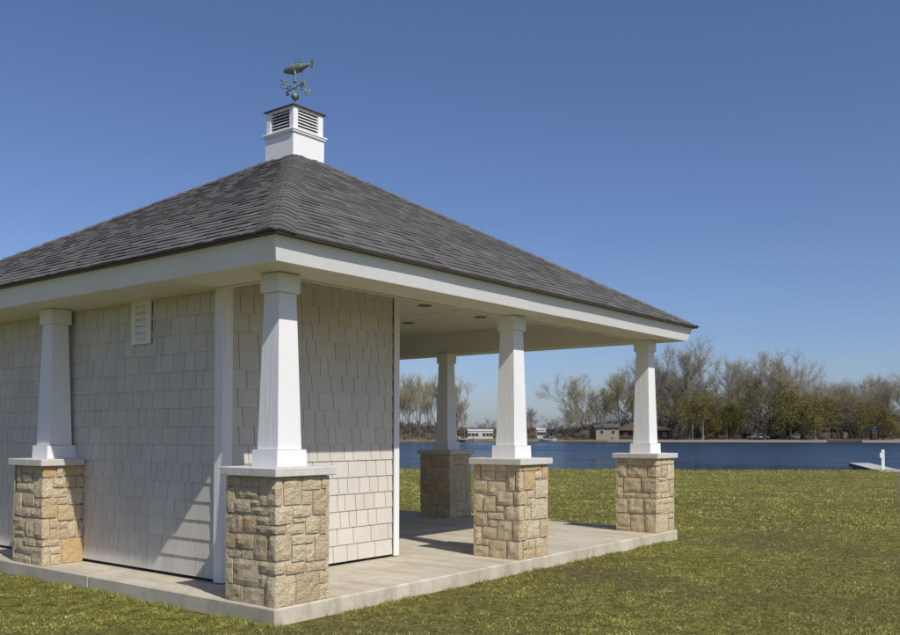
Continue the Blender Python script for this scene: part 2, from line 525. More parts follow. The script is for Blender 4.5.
STONES={
'A':[('L',470,660,983,1075),('L',218,470,986,1075),('L',538,660,756,976),('L',229,527,886,977),('L',331,538,765,883),('L',216,331,826,883),('L',88,322,757,824),('L',434,660,588,746),('L',246,434,602,750),('L',87,242,673,749),('L',526,660,452,576),('L',292,526,461,584),('L',116,299,375,593),('L',460,660,376,455),('L',299,452,371,454),('L',561,660,146,366),('L',222,552,144,372),('L',125,222,148,263),('L',420,660,0,145),('L',139,415,0,147),('R',85,291,836,1075),('R',291,517,954,1075),('R',517,610,957,1075),('R',292,416,831,949),('R',416,610,733,949),('R',188,409,730,826),('R',189,332,686,722),('R',115,322,588,679),('R',332,501,577,721),('R',501,610,564,722),('R',176,429,501,568),('R',177,334,357,497),('R',334,437,343,485),('R',437,610,341,559),('R',117,334,258,353),('R',341,610,254,338),('R',221,493,0,255),('R',493,610,138,237),('R',494,610,0,138),('C',217,72,839,1075),('C',87,182,680,832),('C',242,115,605,675),('C',108,177,381,600),('C',223,117,272,373),('C',131,221,0,252)],
'B':[('L',558,660,899,1075),('L',339,553,1005,1075),('L',183,339,1004,1075),('L',348,553,894,1001),('L',190,339,896,1000),('L',63,178,786,998),('L',460,660,748,890),('L',207,452,723,888),('L',520,660,528,736),('L',333,510,531,713),('L',94,329,617,772),('L',226,329,539,609),('L',226,452,446,526),('L',457,660,361,514),('L',316,445,359,437),('L',105,311,214,437),('L',545,660,135,348),('L',328,535,218,355),('L',434,544,133,210),('L',432,660,0,125),('L',189,427,0,207),('R',56,466,1013,1075),('R',92,315,791,1011),('R',322,473,907,1005),('R',481,610,904,1075),('R',334,610,686,900),('R',164,326,698,783),('R',164,241,611,695),('R',248,610,439,678),('R',110,241,449,608),('R',164,435,223,434),('R',442,610,219,427),('R',74,193,118,198),('R',200,333,105,201),('R',341,610,0,207),('R',74,333,0,106),('C',178,49,1007,1075),('C',58,84,787,1004),('C',82,157,623,781),('C',219,102,450,619),('C',96,157,216,450),('C',177,66,0,210)],
'C':[('L',481,660,1023,1075),('L',481,660,805,1019),('L',208,476,976,1075),('L',151,472,803,969),('L',537,660,660,794),('L',248,525,583,794),('L',544,660,488,654),('L',337,537,493,574),('L',122,332,502,576),('L',466,660,272,483),('L',217,462,280,493),('L',425,660,76,265),('L',425,660,0,72),('L',187,415,0,261),('R',176,610,987,1075),('R',174,363,807,983),('R',373,610,762,982),('R',91,362,749,800),('R',90,426,573,743),('R',436,610,502,755),('R',162,425,503,565),('R',220,610,416,493),('R',219,610,261,411),('R',47,397,0,261),('R',408,610,184,250),('R',407,610,0,177),('C',201,166,970,1075),('C',146,165,812,963),('C',239,80,586,800),('C',117,152,502,582),('C',203,210,284,498),('C',181,37,0,272)],
'L':[('L',474,590,890,1075),('L',27,467,995,1075),('L',232,465,896,988),('L',341,586,788,884),('L',210,341,789,891),('L',466,610,518,774),('L',199,459,633,777),('L',3,186,626,724),('L',275,472,515,621),('L',9,263,511,619),('L',408,660,358,503),('L',200,391,297,499),('L',406,660,283,351),('L',423,660,129,270),('L',165,416,198,285),('L',174,422,108,193),('L',20,176,197,262),('L',259,660,0,89),('R',158,237,956,1075),('R',241,475,966,1075),('R',120,260,841,946),('R',264,376,835,961),('R',381,475,829,957),('R',125,292,733,832),('R',297,475,646,823),('R',172,298,655,725),('R',173,369,477,643),('R',374,475,472,634),('R',82,187,401,491),('R',192,296,392,471),('R',83,298,273,392),('R',301,414,282,463),('R',419,475,278,460),('R',220,475,0,277),('R',92,216,116,182),('R',93,217,0,112),('C',19,154,953,1075),('C',210,115,738,947),('C',2,169,513,728),('C',191,79,289,507),('C',156,215,205,283),('C',252,92,0,197)],
}


def stone_mesh(mb, cols, z0, z1, rnd, tint, gap=.005, proud=None):
    """cols: list of (x, y, nx, ny) along the wall face; a split-face block with rounded rim"""
    if proud is None: proud = rnd.uniform(-.003, .007)
    nz = max(3, min(6, int((z1 - z0) / .045) + 2))
    zs = [z0 + gap + (z1 - z0 - 2 * gap) * j / (nz - 1) for j in range(nz)]
    nc = len(cols); vs = []
    sd = rnd.uniform(0, 100)
    for i, (x, y, nx, ny) in enumerate(cols):
        for j, z in enumerate(zs):
            edge = (i in (0, nc - 1)) + (j in (0, nz - 1))
            h = proud + noise.noise(Vector((x * 16 + sd, y * 16, z * 16))) * .011 + noise.noise(Vector((x * 6 + sd, y * 6 + 9, z * 6))) * .007
            if edge: h = proud - .0045 * edge + noise.noise(Vector((x * 30 + sd, y * 30, z * 30))) * .004
            jz = noise.noise(Vector((x * 9, y * 9 + sd, z * 9))) * .004
            vs.append((x + nx * h, y + ny * h, z + (jz if 0 < z < 1.07 else 0)))
    fs = [(i * nz + j, (i + 1) * nz + j, (i + 1) * nz + j + 1, i * nz + j + 1) for i in range(nc - 1) for j in range(nz - 1)]
    ring = [(i, 0) for i in range(nc)] + [(nc - 1, j) for j in range(1, nz)] + [(i, nz - 1) for i in range(nc - 2, -1, -1)] + [(0, j) for j in range(nz - 2, 0, -1)]
    b = len(vs)
    for (i, j) in ring:
        x, y, nx, ny = cols[i]
        v = vs[i * nz + j]
        vs.append((x - nx * .045, y - ny * .045, v[2]))
    m = len(ring)
    for q in range(m):
        q2 = (q + 1) % m
        a = ring[q][0] * nz + ring[q][1]; c = ring[q2][0] * nz + ring[q2][1]
        fs.append((a, b + q, b + q2, c))
    mb.add(vs, fs, tint)

def pick_tint(rnd):
    return rnd.choice([.2, .35, .4, .5, .55, .6, .65, .7, .75]) + rnd.uniform(-.08, .08) if rnd.random() < .9 else rnd.uniform(.82, .92)

def flat_cols(face, X, Y, a, b, W, V, gap=.005):
    a += gap; b -= gap
    n = max(3, min(6, int(abs(b - a) / .05) + 2))
    out = []
    for i in range(n):
        t = a + (b - a) * i / (n - 1)
        if face == 'L': out.append((X, Y + t, -1, 0))
        elif face == 'R': out.append((X + t, Y, 0, -1))
        elif face == 'E': out.append((X + W, Y + t, 1, 0))
        else: out.append((X + t, Y + V, 0, 1))
    if face in ('L', 'N'): out = out[::-1]
    return out

def corner_cols(X, Y, a, b, gap=.005):
    a = max(a, .045); b = max(b, .045)
    out = []
    n = max(2, int(a / .05) + 1)
    for i in range(n): out.append((X, Y + (a - gap) * (1 - i / n), -1, 0))
    out.append((X, Y + .010, -.97, -.25)); out.append((X + .010, Y, -.25, -.97))
    n = max(2, int(b / .05) + 1)
    for i in range(1, n + 1): out.append((X + (b - gap) * i / n, Y, 0, -1))
    return out

def ashlar(rnd, w, h):
    """random squared rubble: rectangles filling w x h"""
    out = []
    z = 0.0
    while z < h - .02:
        ch = min(rnd.uniform(.19, .28), h - z)
        if h - z - ch < .12: ch = h - z
        u = 0.0
        while u < w - .01:
            cw = rnd.uniform(.12, .27)
            if w - u - cw < .09: cw = w - u
            r = rnd.random()
            if r < .35: out.append((u, u + cw, z, z + ch))
            else:
                s = ch * rnd.choice([.35, .45, .55, .65])
                out.append((u, u + cw, z, z + s)); out.append((u, u + cw, z + s, z + ch))
            u += cw
        z += ch
    return out

PT = 1.075
def pier(X, Y, key, W=PW, V=PV, backs=True, single=True):
    core = MB().box(X + .02, X + W - .02, Y + .02, Y + V - .02, 0.0, PT)
    po = core.build('pier', M['mortar'], pav)
    rnd = random.Random(hash((round(X * 10), round(Y * 10))) & 0xffff)
    rest = MB()
    if key and key in STONES:
        for (fc, a, b, z0, z1) in STONES[key]:
            a /= 1000.; b /= 1000.; z0 /= 1000.; z1 /= 1000.
            m = MB()
            tint = pick_tint(rnd)
            if key == 'L' and fc == 'R' and (a, z0) == (.22, 0): tint = .97
            if key == 'L' and fc == 'C' and z0 > .9: tint = 1.0
            if key == 'B' and fc == 'R' and z0 > .75 and a < .1: tint = .95
            cols = corner_cols(X, Y, a, b) if fc == 'C' else flat_cols(fc, X, Y, a, b, W, V)
            stone_mesh(m, cols, z0, z1, rnd, tint)
            m.build('stone', M['stone'], po)
        faces = ('E', 'N')
    elif key:
        for fc, w in (('L', V), ('R', W)):
            for (a, b, z0, z1) in ashlar(rnd, w, PT):
                m = MB(); stone_mesh(m, flat_cols(fc, X, Y, a, b, W, V), z0, z1, rnd, pick_tint(rnd))
                m.build('stone', M['stone'], po)
        faces = ('E', 'N')
    else: faces = ('L', 'R', 'E', 'N')
    if W < PW - .01: faces = ('N',)
    for fc in faces:
        for (a, b, z0, z1) in ashlar(rnd, V if fc in 'LE' else W, PT):
            stone_mesh(rest, flat_cols(fc, X, Y, a, b, W, V), z0, z1, rnd, pick_tint(rnd))
    tag(rest.build('stone_facing', M['stone'], po), kind='stuff')
    g = .04
    xe = X + W + (g if W > PW - .01 else -.003)
    MB().box(X - g, xe, Y - g, Y + V + g, PT + .002, PT + .076, c=.006).build('pier_cap', M['cap'], po)
    return po

def column(X, Y):
    cx, cy = X + .325, Y + .335
    z = PT + .077
    sh = MB().frustum(cx, cy, z + .148, 2.662, .272, .200, .004).build('column', M['white_paint'], pav)
    MB().frustum(cx, cy, z, z + .145, .345, .335, .006).build('base_block', M['white_paint'], sh)
    MB().box(cx - .125, cx + .125, cy - .125, cy + .125, 2.665, 2.833, c=.006).build('capital', M['white_paint'], sh)
    return sh

BX, CX = 3.61, LX - PW
Y1, Y2 = 3.79, LY - PV
pier(0, 0, 'A'); pier(BX, 0, 'B'); pier(CX, 0, 'C'); pier(CX - .02, Y1, 'D'); pier(0, Y1 - .01, 'L', W=.468)
pier(CX, Y2, None); pier(BX, Y2, None); pier(0, Y2, None, W=.468)
for (x, y) in ((0, 0), (BX, 0), (CX, 0), (CX - .02, Y1), (0, Y1 - .01), (CX, Y2), (BX, Y2), (0, Y2)):
    column(x, y) if x > .1 or y < .1 else column(x - .02, y)

# ---- enclosed room: walls clad in staggered shingle siding
WXF, WYF = .472, 1.315                # outer faces of the shingles, west and south
WXE, WYE = 2.99, 7.62
ZS = 2.835                            # soffit level
EXPO = .184
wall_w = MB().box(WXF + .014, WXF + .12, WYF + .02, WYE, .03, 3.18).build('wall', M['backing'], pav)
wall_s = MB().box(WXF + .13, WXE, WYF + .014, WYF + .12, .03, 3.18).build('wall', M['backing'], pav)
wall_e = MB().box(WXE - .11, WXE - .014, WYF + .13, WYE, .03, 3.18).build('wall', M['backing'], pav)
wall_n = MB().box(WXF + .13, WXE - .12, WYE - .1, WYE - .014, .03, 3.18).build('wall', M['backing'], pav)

def shingle_rows(a, b, seed):
    """(u0, u1, z0, z1) rectangles: 7 inch courses, widths from a random panel pattern, staggered butts"""
    rnd = random.Random(seed); out = []
    z = .035; prev = []
    widths = (.115, .14, .165, .19, .215, .25, .285)
    while z < 3.1:
        for _try in range(8):
            edges = [a]; u = a - rnd.uniform(0, .2)
            while True:
                u += rnd.choice(widths)
                if u > b - .05: break
                if u > a + .05: edges.append(u)
            edges.append(b)
            if sum(any(abs(e - q) < .03 for q in prev) for e in edges[1:-1]) < 2: break
        prev = edges[1:-1]
        for e0, e1 in zip(edges[:-1], edges[1:]):
            out.append((e0, e1, z, z + EXPO))
        z += EXPO
    return out

def shingle_piece(mb, side, u0, u1, z0, z1, tint):
    g = .004
    u0 += g; u1 -= g
    dz = .0
    po, pi_, th = .0, .0115, .014        # butt stands proud, head tucks under the next course
    pts = []
    for (u, z, d) in ((u0, z0, po), (u1, z0, po), (u1, z1 + .004, pi_), (u0, z1 + .004, pi_)):
        pts.append((u, z, d))
    vs = []
    for back in (0, 1):
        for (u, z, d) in pts:
            dd = th if back else d
            if side == 'W': vs.append((WXF + dd, u, z))
            elif side == 'S': vs.append((u, WYF + dd, z))
            elif side == 'E': vs.append((WXE - dd, u, z))
            else: vs.append((u, WYE - dd, z))
    fs = [(0, 1, 2, 3), (7, 6, 5, 4), (0, 4, 5, 1), (1, 5, 6, 2), (3, 2, 6, 7), (0, 3, 7, 4)]
    if side in ('W', 'N'): fs = [tuple(reversed(f)) for f in fs]
    mb.add(vs, fs, tint)

VY0, VY1, VZ0 = 2.49, 2.83, 2.37
rows_w = [s for s in shingle_rows(1.43, WYE - .02, 3) if s[2] < 2.8]
rows_s = shingle_rows(.585, 2.915, 4)
single = []
for s in rows_w:
    d = math.hypot(s[0] - 1.4, s[2] - 1.5)
    hid = (s[0] > 3.2 and s[1] < 4.6 and s[2] < 1.2)
    single.append((s[0] * 1.0 + (5 if hid else 0) + (5 if s[0] > 5.7 else 0), 'W', s))
for s in rows_s:
    single.append((1.2 + s[0] * .55 + (5 if s[2] > 2.7 else 0), 'S', s))
single.sort(key=lambda q: q[0])
rest_w, rest_s = MB(), MB()
for i, (_, side, s) in enumerate(single):
    tint = min(1, max(0, rng.gauss(.55, .17)))
    par = wall_w if side == 'W' else wall_s
    if i < 300:
        m = MB(); shingle_piece(m, side, *s, tint); m.build('shingle', M['siding'], par)
    else:
        shingle_piece(rest_w if side == 'W' else rest_s, side, *s, tint)
tag(rest_w.build('shingle_siding', M['siding'], wall_w), kind='stuff')
tag(rest_s.build('shingle_siding', M['siding'], wall_s), kind='stuff')
m = MB()
for s in shingle_rows(WYF + .12, WYE - .02, 5): shingle_piece(m, 'E', *s, rng.random())
tag(m.build('shingle_siding', M['siding'], wall_e), kind='stuff')
m = MB()
for s in shingle_rows(WXF + .02, WXE - .02, 6): shingle_piece(m, 'N', *s, rng.random())
tag(m.build('shingle_siding', M['siding'], wall_n), kind='stuff')
# corner boards and end trim
c0x, c0y = WXF - .022, WYF - .022
MB().box(c0x, c0x + .022, c0y, c0y + .125, .012, ZS - .003, c=.003).build('corner_board', M['white_paint'], pav)
MB().box(c0x + .0225, c0x + .122, c0y, c0y + .022, .012, 3.18, c=.003).build('corner_board', M['white_paint'], pav)
MB().box(2.925, WXE + .022, c0y + .004, c0y + .026, .012, 3.18, c=.003).build('end_board', M['white_paint'], pav)
MB().box(WXE + .0, WXE + .022, c0y + .0265, c0y + .126, .012, 3.18, c=.003).build('end_board', M['white_paint'], pav)
# wall vent with louvres
vent = MB().box(WXF - .004, WXF + .012, VY0, VY1, VZ0, ZS - .004).build('wall_vent', M['soffit_paint'], pav)
fr = MB()
fr.box(WXF - .026, WXF + .01, VY0 - .0, VY0 + .075, VZ0, ZS - .003, c=.003); fr.box(WXF - .026, WXF + .01, VY1 - .075, VY1, VZ0, ZS - .003, c=.003)
fr.box(WXF - .026, WXF + .01, VY0 + .0752, VY1 - .0752, VZ0, VZ0 + .05, c=.003); fr.box(WXF - .026, WXF + .01, VY0 + .0752, VY1 - .0752, ZS - .053, ZS - .003, c=.003)
fr.build('frame', M['white_paint'], vent)
for i in range(5):
    z = VZ0 + .056 + i * .07
    m = MB(); a, b = VY0 + .076, VY1 - .076
    vs = [(WXF - .024, a, z), (WXF - .024, b, z), (WXF - .006, b, z + .048), (WXF - .006, a, z + .048), (WXF - .024, a, z + .012), (WXF - .024, b, z + .012), (WXF - .006, b, z + .06), (WXF - .006, a, z + .06)]
    m.add(vs, [(0, 3, 2, 1), (4, 5, 6, 7), (0, 1, 5, 4), (2, 3, 7, 6), (0, 4, 7, 3), (1, 2, 6, 5)])
    m.build('slat', M['white_paint'], vent, recalc=True)

# ---- eaves: leaning fascia, soffit, beams, ceiling
def ring(o, z):
    return [(-o, -o, z), (LX + o, -o, z), (LX + o, LY + o, z), (-o, LY + o, z)]
OF, OB, ZF = .207, .148, 3.029
def lerp(p, q, t): return tuple(p[k] + (q[k] - p[k]) * t for k in range(3))
for i in range(4):
    j = (i + 1) % 4
    a, b, c, d = ring(OF, ZF), ring(OB, ZS), ring(OB - .035, ZS + .001), ring(OF - .035, ZF)
    N = 8
    for (t0, t1, off) in ((0.0, (.46, .62, .5, .38)[i], 0.0), ((.46, .62, .5, .38)[i] + .0005, 1.0, .0012)):
        vs = []; fs = []
        for s in range(N + 1):
            t = t0 + (t1 - t0) * s / N
            wob = noise.noise(Vector((t * 7, i * 3.1, 0))) * .006 * (1 if 0.01 < t < .99 else 0) + off * (1 if t < .99 else 0)
            for (P) in (a, b, c, d):
                q = lerp(P[i], P[j], t)
                vs.append((q[0] + (wob if i in (1, 3) else 0), q[1] + (wob if i in (0, 2) else 0), q[2]))
        for s in range(N):
            for k in range(4):
                k2 = (k + 1) % 4
                fs.append((s * 4 + k, s * 4 + k2, s * 4 + 4 + k2, s * 4 + 4 + k))
        fs += [(0, 1, 2, 3), (N * 4 + 3, N * 4 + 2, N * 4 + 1, N * 4)]
        MB().add(vs, fs).build('fascia', M['white_paint'], pav, recalc=True)
BI = {0: .385, 1: .385, 2: .385, 3: .466}      # inner edge of the boxed beam on each side
def inner(z, k=0.0): return [(BI[3] + k, BI[0] + k, z), (LX - BI[1] - k, BI[0] + k, z), (LX - BI[1] - k, LY - BI[2] - k, z), (BI[3] + k, LY - BI[2] - k, z)]
for i in range(4):
    j = (i + 1) % 4
    o_, n_ = ring(OB - .036, ZS + .003), inner(ZS + .003, -.031)
    o2, n2 = ring(OB - .036, ZS + .03), inner(ZS + .03, -.031)
    vs = [o_[i], o_[j], n_[j], n_[i], o2[i], o2[j], n2[j], n2[i]]
    MB().add(vs, [(3, 2, 1, 0), (4, 5, 6, 7), (0, 1, 5, 4), (1, 2, 6, 5), (2, 3, 7, 6), (3, 0, 4, 7)]).build('soffit', M['soffit_paint'], pav, recalc=True)
    a, b, c, d = inner(ZS - .012, -.03), inner(ZS - .012, .0), inner(3.215, .0), inner(3.215, -.03)
    vs = [a[i], a[j], b[j], b[i], d[i], d[j], c[j], c[i]]
    MB().add(vs, [(3, 2, 1, 0), (4, 5, 6, 7), (0, 1, 5, 4), (1, 2, 6, 5), (2, 3, 7, 6), (3, 0, 4, 7)]).build('beam', M['soffit_paint'], pav, recalc=True)
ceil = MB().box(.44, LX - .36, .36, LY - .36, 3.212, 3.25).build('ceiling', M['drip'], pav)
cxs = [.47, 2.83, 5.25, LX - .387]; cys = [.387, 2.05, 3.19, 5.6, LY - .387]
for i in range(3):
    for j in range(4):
        MB().box(cxs[i] + (.022 if i == 2 else .004), cxs[i + 1] - .004, cys[j] + .0015, cys[j + 1] - .0015, 3.20, 3.211, c=.002).build('panel', M['soffit_paint'], ceil)  # one wider slot bares the dark backing, painting in a batten's shadow
# recessed downlights (fixtures of their own)
for k, (x, y, lab) in enumerate(((4.56, 2.2, 'round bronze downlight set in the porch ceiling beside the shingled wall end'), (6.02, 2.32, 'round bronze downlight set in the porch ceiling behind the middle column of the lawn side'),
                                 (5.9, 3.66, 'round bronze downlight set in the porch ceiling towards the lakeside beam'))):
    e = empty('downlight', (x, y, 3.2))
    tag(e, lab, 'downlight', 'downlights in the porch ceiling')
    MB().lathe(0, 0, [(.075, -.002), (.098, -.002), (.098, -.010), (.080, -.013), (.075, -.010)], 20).build('trim_ring', M['bronze'], e, True)
    MB().lathe(0, 0, [(.0745, -.001), (.0745, -.004), (.05, -.0045), (.01, -.0048)], 20).build('can_shade_disc', M['drip'], e, True)  # nearly flat dark disc, the shaded inside of the can put into its colour

# ---- roof
EO, Z0, ZR = .272, 3.050, 5.53
APEX = (LX / 2, LY / 2, ZR)
deck_o = ring(EO - .006, Z0 - .012)
und = ring(EO - .006, Z0 - .020); und2 = ring(.0, Z0 - .020)
dm = MB()
dm.add(deck_o + [(APEX[0], APEX[1], ZR - .012)] + und + und2, [(0, 1, 4), (1, 2, 4), (2, 3, 4), (3, 0, 4)] + [(i, 5 + i, 5 + (i + 1) % 4, (i + 1) % 4) for i in range(4)] + [(5 + i, 9 + i, 9 + (i + 1) % 4, 5 + (i + 1) % 4) for i in range(4)])
roof = dm.build('roof', M['drip'], pav)
SIDES = [((-EO, -EO), (1, 0), (0, 1), LX + 2 * EO, LY / 2 + EO), ((LX + EO, -EO), (0, 1), (-1, 0), LY + 2 * EO, LX / 2 + EO),
         ((LX + EO, LY + EO), (-1, 0), (0, -1), LX + 2 * EO, LY / 2 + EO), ((-EO, LY + EO), (0, -1), (1, 0), LY + 2 * EO, LX / 2 + EO)]
RISE = ZR - Z0
def rp(side, t, s, h):
    P, u, n, L, D = SIDES[side]
    S = math.hypot(D, RISE); ca, sa = D / S, RISE / S
    d = s * ca
    return (P[0] + u[0] * t + n[0] * d - n[0] * sa * h, P[1] + u[1] * t + n[1] * d - n[1] * sa * h, Z0 + s * sa + ca * h)
def plane_normal(side):
    P, u, n, L, D = SIDES[side]
    S = math.hypot(D, RISE)
    return Vector((-n[0] * RISE / S, -n[1] * RISE / S, D / S))
pieces = []
rr = random.Random(21)
for side in range(4):
    L, D = SIDES[side][3:5]
    S = math.hypot(D, RISE)
    s = 0.0
    EX = .142
    while s < S - .03:
        s1 = min(s + EX + .012, S)
        lo0, hi0 = s / S * L / 2, L - s / S * L / 2
        lo1, hi1 = s1 / S * L / 2, L - s1 / S * L / 2
        t = lo0 - rr.uniform(0, .15)
        edges = [None]
        while True:
            t += rr.choice((.09, .11, .13, .16, .19, .22))
            if t > hi1 - .06: break
            if t > lo1 + .06: edges.append(t)
        edges.append(None)
        for e0, e1 in zip(edges[:-1], edges[1:]):
            a0 = lo0 if e0 is None else e0 + .003; a1 = lo1 if e0 is None else e0 + .003
            b0 = hi0 if e1 is None else e1 - .003; b1 = hi1 if e1 is None else e1 - .003
            raised = .006 if rr.random() < .5 else 0
            tint = min(1, max(0, rr.gauss(.46, .13))) if rr.random() < .9 else rr.uniform(.1, .85)
            h0 = .010 + raised
            top = [rp(side, a0, s, h0), rp(side, b0, s, h0), rp(side, b1, s1, .0015), rp(side, a1, s1, .0015)]
            bot = [rp(side, a0, s, -.008), rp(side, b0, s, -.008), rp(side, b1, s1, -.009), rp(side, a1, s1, -.009)]
            cx = sum(p[0] for p in top) / 4; cy = sum(p[1] for p in top) / 4; cz = sum(p[2] for p in top) / 4
            D2 = (cx - CAM[0]) ** 2 + (cy - CAM[1]) ** 2 + (cz - CAM[2]) ** 2
            size = (b0 - a0) / D2 if side in (0, 3) else 0
            pieces.append((size, top + bot, tint))
        s += EX
pieces.sort(key=lambda q: -q[0])
fsx = [(0, 1, 2, 3), (7, 6, 5, 4), (0, 4, 5, 1), (1, 5, 6, 2), (2, 6, 7, 3), (3, 7, 4, 0)]
rest = MB()
for i, (_, vs, tint) in enumerate(pieces):
    if i < 300: MB().add(vs, fsx, tint).build('roof_shingle', M['roof'], roof)
    else: rest.add(vs, fsx, tint)
tag(rest.build('roof_shingles', M['roof'], roof), kind='stuff')
# hip caps
def hip_caps(corner):
    nA, nB = plane_normal(corner), plane_normal((corner + 3) % 4)
    P0 = Vector((SIDES[corner][0][0], SIDES[corner][0][1], Z0)); P1 = Vector(APEX)
    hd = (P1 - P0); HL = hd.length; hd = hd / HL
    uA = Vector((SIDES[corner][1][0], SIDES[corner][1][1], 0)); uB = -Vector((SIDES[(corner + 3) % 4][1][0], SIDES[(corner + 3) % 4][1][1], 0))
    pA = nA.cross(hd); pA = pA if pA.dot(uA) > 0 else -pA
    pB = nB.cross(hd); pB = pB if pB.dot(uB) > 0 else -pB
    pA.normalize(); pB.normalize()
    nm = (nA + nB).normalized()
    EXC = .20
    for k in range(int(HL / EXC) + 1):
        d0 = k * EXC - .03; d1 = min(d0 + EXC + .05, HL)
        vs = []
        tint = min(1, max(0, rr.gauss(.46, .09)))
        for layer in (0, 1):
            for (d, hb) in ((d0, .024), (d1, .010)):
                for w in (-.17, -.09, -.035, 0, .035, .09, .17):
                    aw = abs(w)
                    p = P0 + hd * d
                    q = p + (pA if w > 0 else pB) * aw
                    nn = nm if w == 0 else (nA if w > 0 else nB)
                    h = hb + (-.012 if aw < .01 else .002 if aw < .05 else 0.0) - (.012 if layer else 0) - (.008 if aw > .1 else 0)
                    q = q + nn * h
                    nin = Vector((SIDES[corner if w > 0 else (corner + 3) % 4][2][0], SIDES[corner if w > 0 else (corner + 3) % 4][2][1], 0))
                    ins = (q - P0).dot(nin) + .012
                    if ins < 0: q = q - hd * (ins / hd.dot(nin))
                    vs.append(tuple(q))
        n = 7
        fs = []
        for i in range(n - 1):
            fs.append((i, i + 1, n + i + 1, n + i))
            fs.append((2 * n + i + 1, 2 * n + i, 3 * n + i, 3 * n + i + 1))
            fs.append((2 * n + i, 2 * n + i + 1, i + 1, i))
        fs.append((0, n, 3 * n, 2 * n)); fs.append((n - 1, 3 * n - 1, 4 * n - 1, 2 * n - 1))
        MB().add(vs, fs, tint).build('hip_cap', M['roof'], roof, smooth=False)
for c_ in range(4): hip_caps(c_)

# ---- cupola
CXC, CYC, CH = LX / 2, LY / 2, .300
cup = MB().box(CXC - CH, CXC + CH, CYC - CH, CYC + CH, 5.15, 5.69, c=.004).build('cupola', M['trim_white'], pav)
m = MB(); m.box(CXC - CH - .022, CXC + CH + .022, CYC - CH - .022, CYC + CH + .022, 5.691, 5.715, c=.004)
m.box(CXC - CH - .034, CXC + CH + .034, CYC - CH - .034, CYC + CH + .034, 5.716, 5.742, c=.006); m.build('moulding', M['trim_white'], cup)
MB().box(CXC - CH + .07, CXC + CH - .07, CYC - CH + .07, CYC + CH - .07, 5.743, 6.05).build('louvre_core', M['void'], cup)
HC = CH - .012
for sx in (-1, 1):
    for sy in (-1, 1):
        MB().box(CXC + sx * (HC - .088), CXC + sx * HC, CYC + sy * (HC - .088), CYC + sy * HC, 5.743, 6.07, c=.004).build('corner_post', M['trim_white'], cup)
rails = []
for side in range(4):
    for k in range(8):
        m = MB(); g = .0885
        z = 5.752 + (k - 1) * .0435
        if k in (0, 7):
            z0, z1 = (5.743, 5.764) if k == 0 else (6.046, 6.07)
            if side == 0: m.box(CXC - HC + g, CXC + HC - g, CYC - HC + .006, CYC - HC + .07, z0, z1)
            if side == 2: m.box(CXC - HC + g, CXC + HC - g, CYC + HC - .07, CYC + HC - .006, z0, z1)
            if side == 1: m.box(CXC + HC - .07, CXC + HC - .006, CYC - HC + g, CYC + HC - g, z0, z1)
            if side == 3: m.box(CXC - HC + .006, CXC - HC + .07, CYC - HC + g, CYC + HC - g, z0, z1)
            m.build('rail', M['trim_white'], cup); continue
        z += .02
        a, b = -HC + g, HC - g
        pts = []
        for (u, d, zz) in ((a, .012, z), (b, .012, z), (b, .055, z + .032), (a, .055, z + .032), (a, .012, z + .009), (b, .012, z + .009), (b, .055, z + .041), (a, .055, z + .041)):
            q = HC - d
            pts.append({0: (CXC + u, CYC - q, zz), 1: (CXC + q, CYC + u, zz), 2: (CXC + u, CYC + q, zz), 3: (CXC - q, CYC + u, zz)}[side])
        m.add(pts, [(0, 3, 2, 1), (4, 5, 6, 7), (0, 1, 5, 4), (2, 3, 7, 6), (0, 4, 7, 3), (1, 2, 6, 5)])
        m.build('louvre_slat', M['trim_white'], cup, recalc=True)
m = MB(); h = CH + .02
vs = [(CXC - h, CYC - h, 6.071), (CXC + h, CYC - h, 6.071), (CXC + h, CYC + h, 6.071), (CXC - h, CYC + h, 6.071),
      (CXC - h, CYC - h, 6.083), (CXC + h, CYC - h, 6.083), (CXC + h, CYC + h, 6.083), (CXC - h, CYC + h, 6.083), (CXC, CYC, 6.175)]
m.add(vs, [(3, 2, 1, 0), (0, 1, 5, 4), (1, 2, 6, 5), (2, 3, 7, 6), (3, 0, 4, 7), (4, 5, 8), (5, 6, 8), (6, 7, 8), (7, 4, 8)])
m.build('copper_cap', M['copper'], cup)

# ---- weather vane: a thing of its own on the cupola
vane = empty('weather_vane', (CXC, CYC, 6.17))
tag(vane, 'green copper weather vane with a fish and compass letters on the cupola', 'weather vane')
MB().tube([(0, 0, 0), (0, 0, .50)], [.011, .008], 8).build('spindle', M['patina'], vane)
MB().lathe(0, 0, [(.004, .095), (.018, .10), (.022, .115), (.045, .135), (.060, .162), (.057, .190), (.04, .213), (.018, .225), (.016, .24)], 16).build('ball', M['patina'], vane, True)
MB().lathe(0, 0, [(.004, .365), (.022, .37), (.033, .385), (.022, .405), (.02, .415), (.03, .425), (.012, .44)], 12).build('finial', M['patina'], vane, True)
LET = {'N': [((0, 0), (0, 1)), ((0, 1), (.7, 0)), ((.7, 0), (.7, 1))], 'E': [((0, 0), (0, 1)), ((0, 1), (.65, 1)), ((0, .5), (.55, .5)), ((0, 0), (.65, 0))],
       'S': [((0, 0), (.65, 0)), ((.65, 0), (.65, .5)), ((.65, .5), (0, .5)), ((0, .5), (0, 1)), ((0, 1), (.65, 1))], 'W': [((0, 1), (.2, 0)), ((.2, 0), (.4, .7)), ((.4, .7), (.6, 0)), ((.6, 0), (.8, 1))]}
a0 = YAW + math.pi - R(48)                     # the E arm
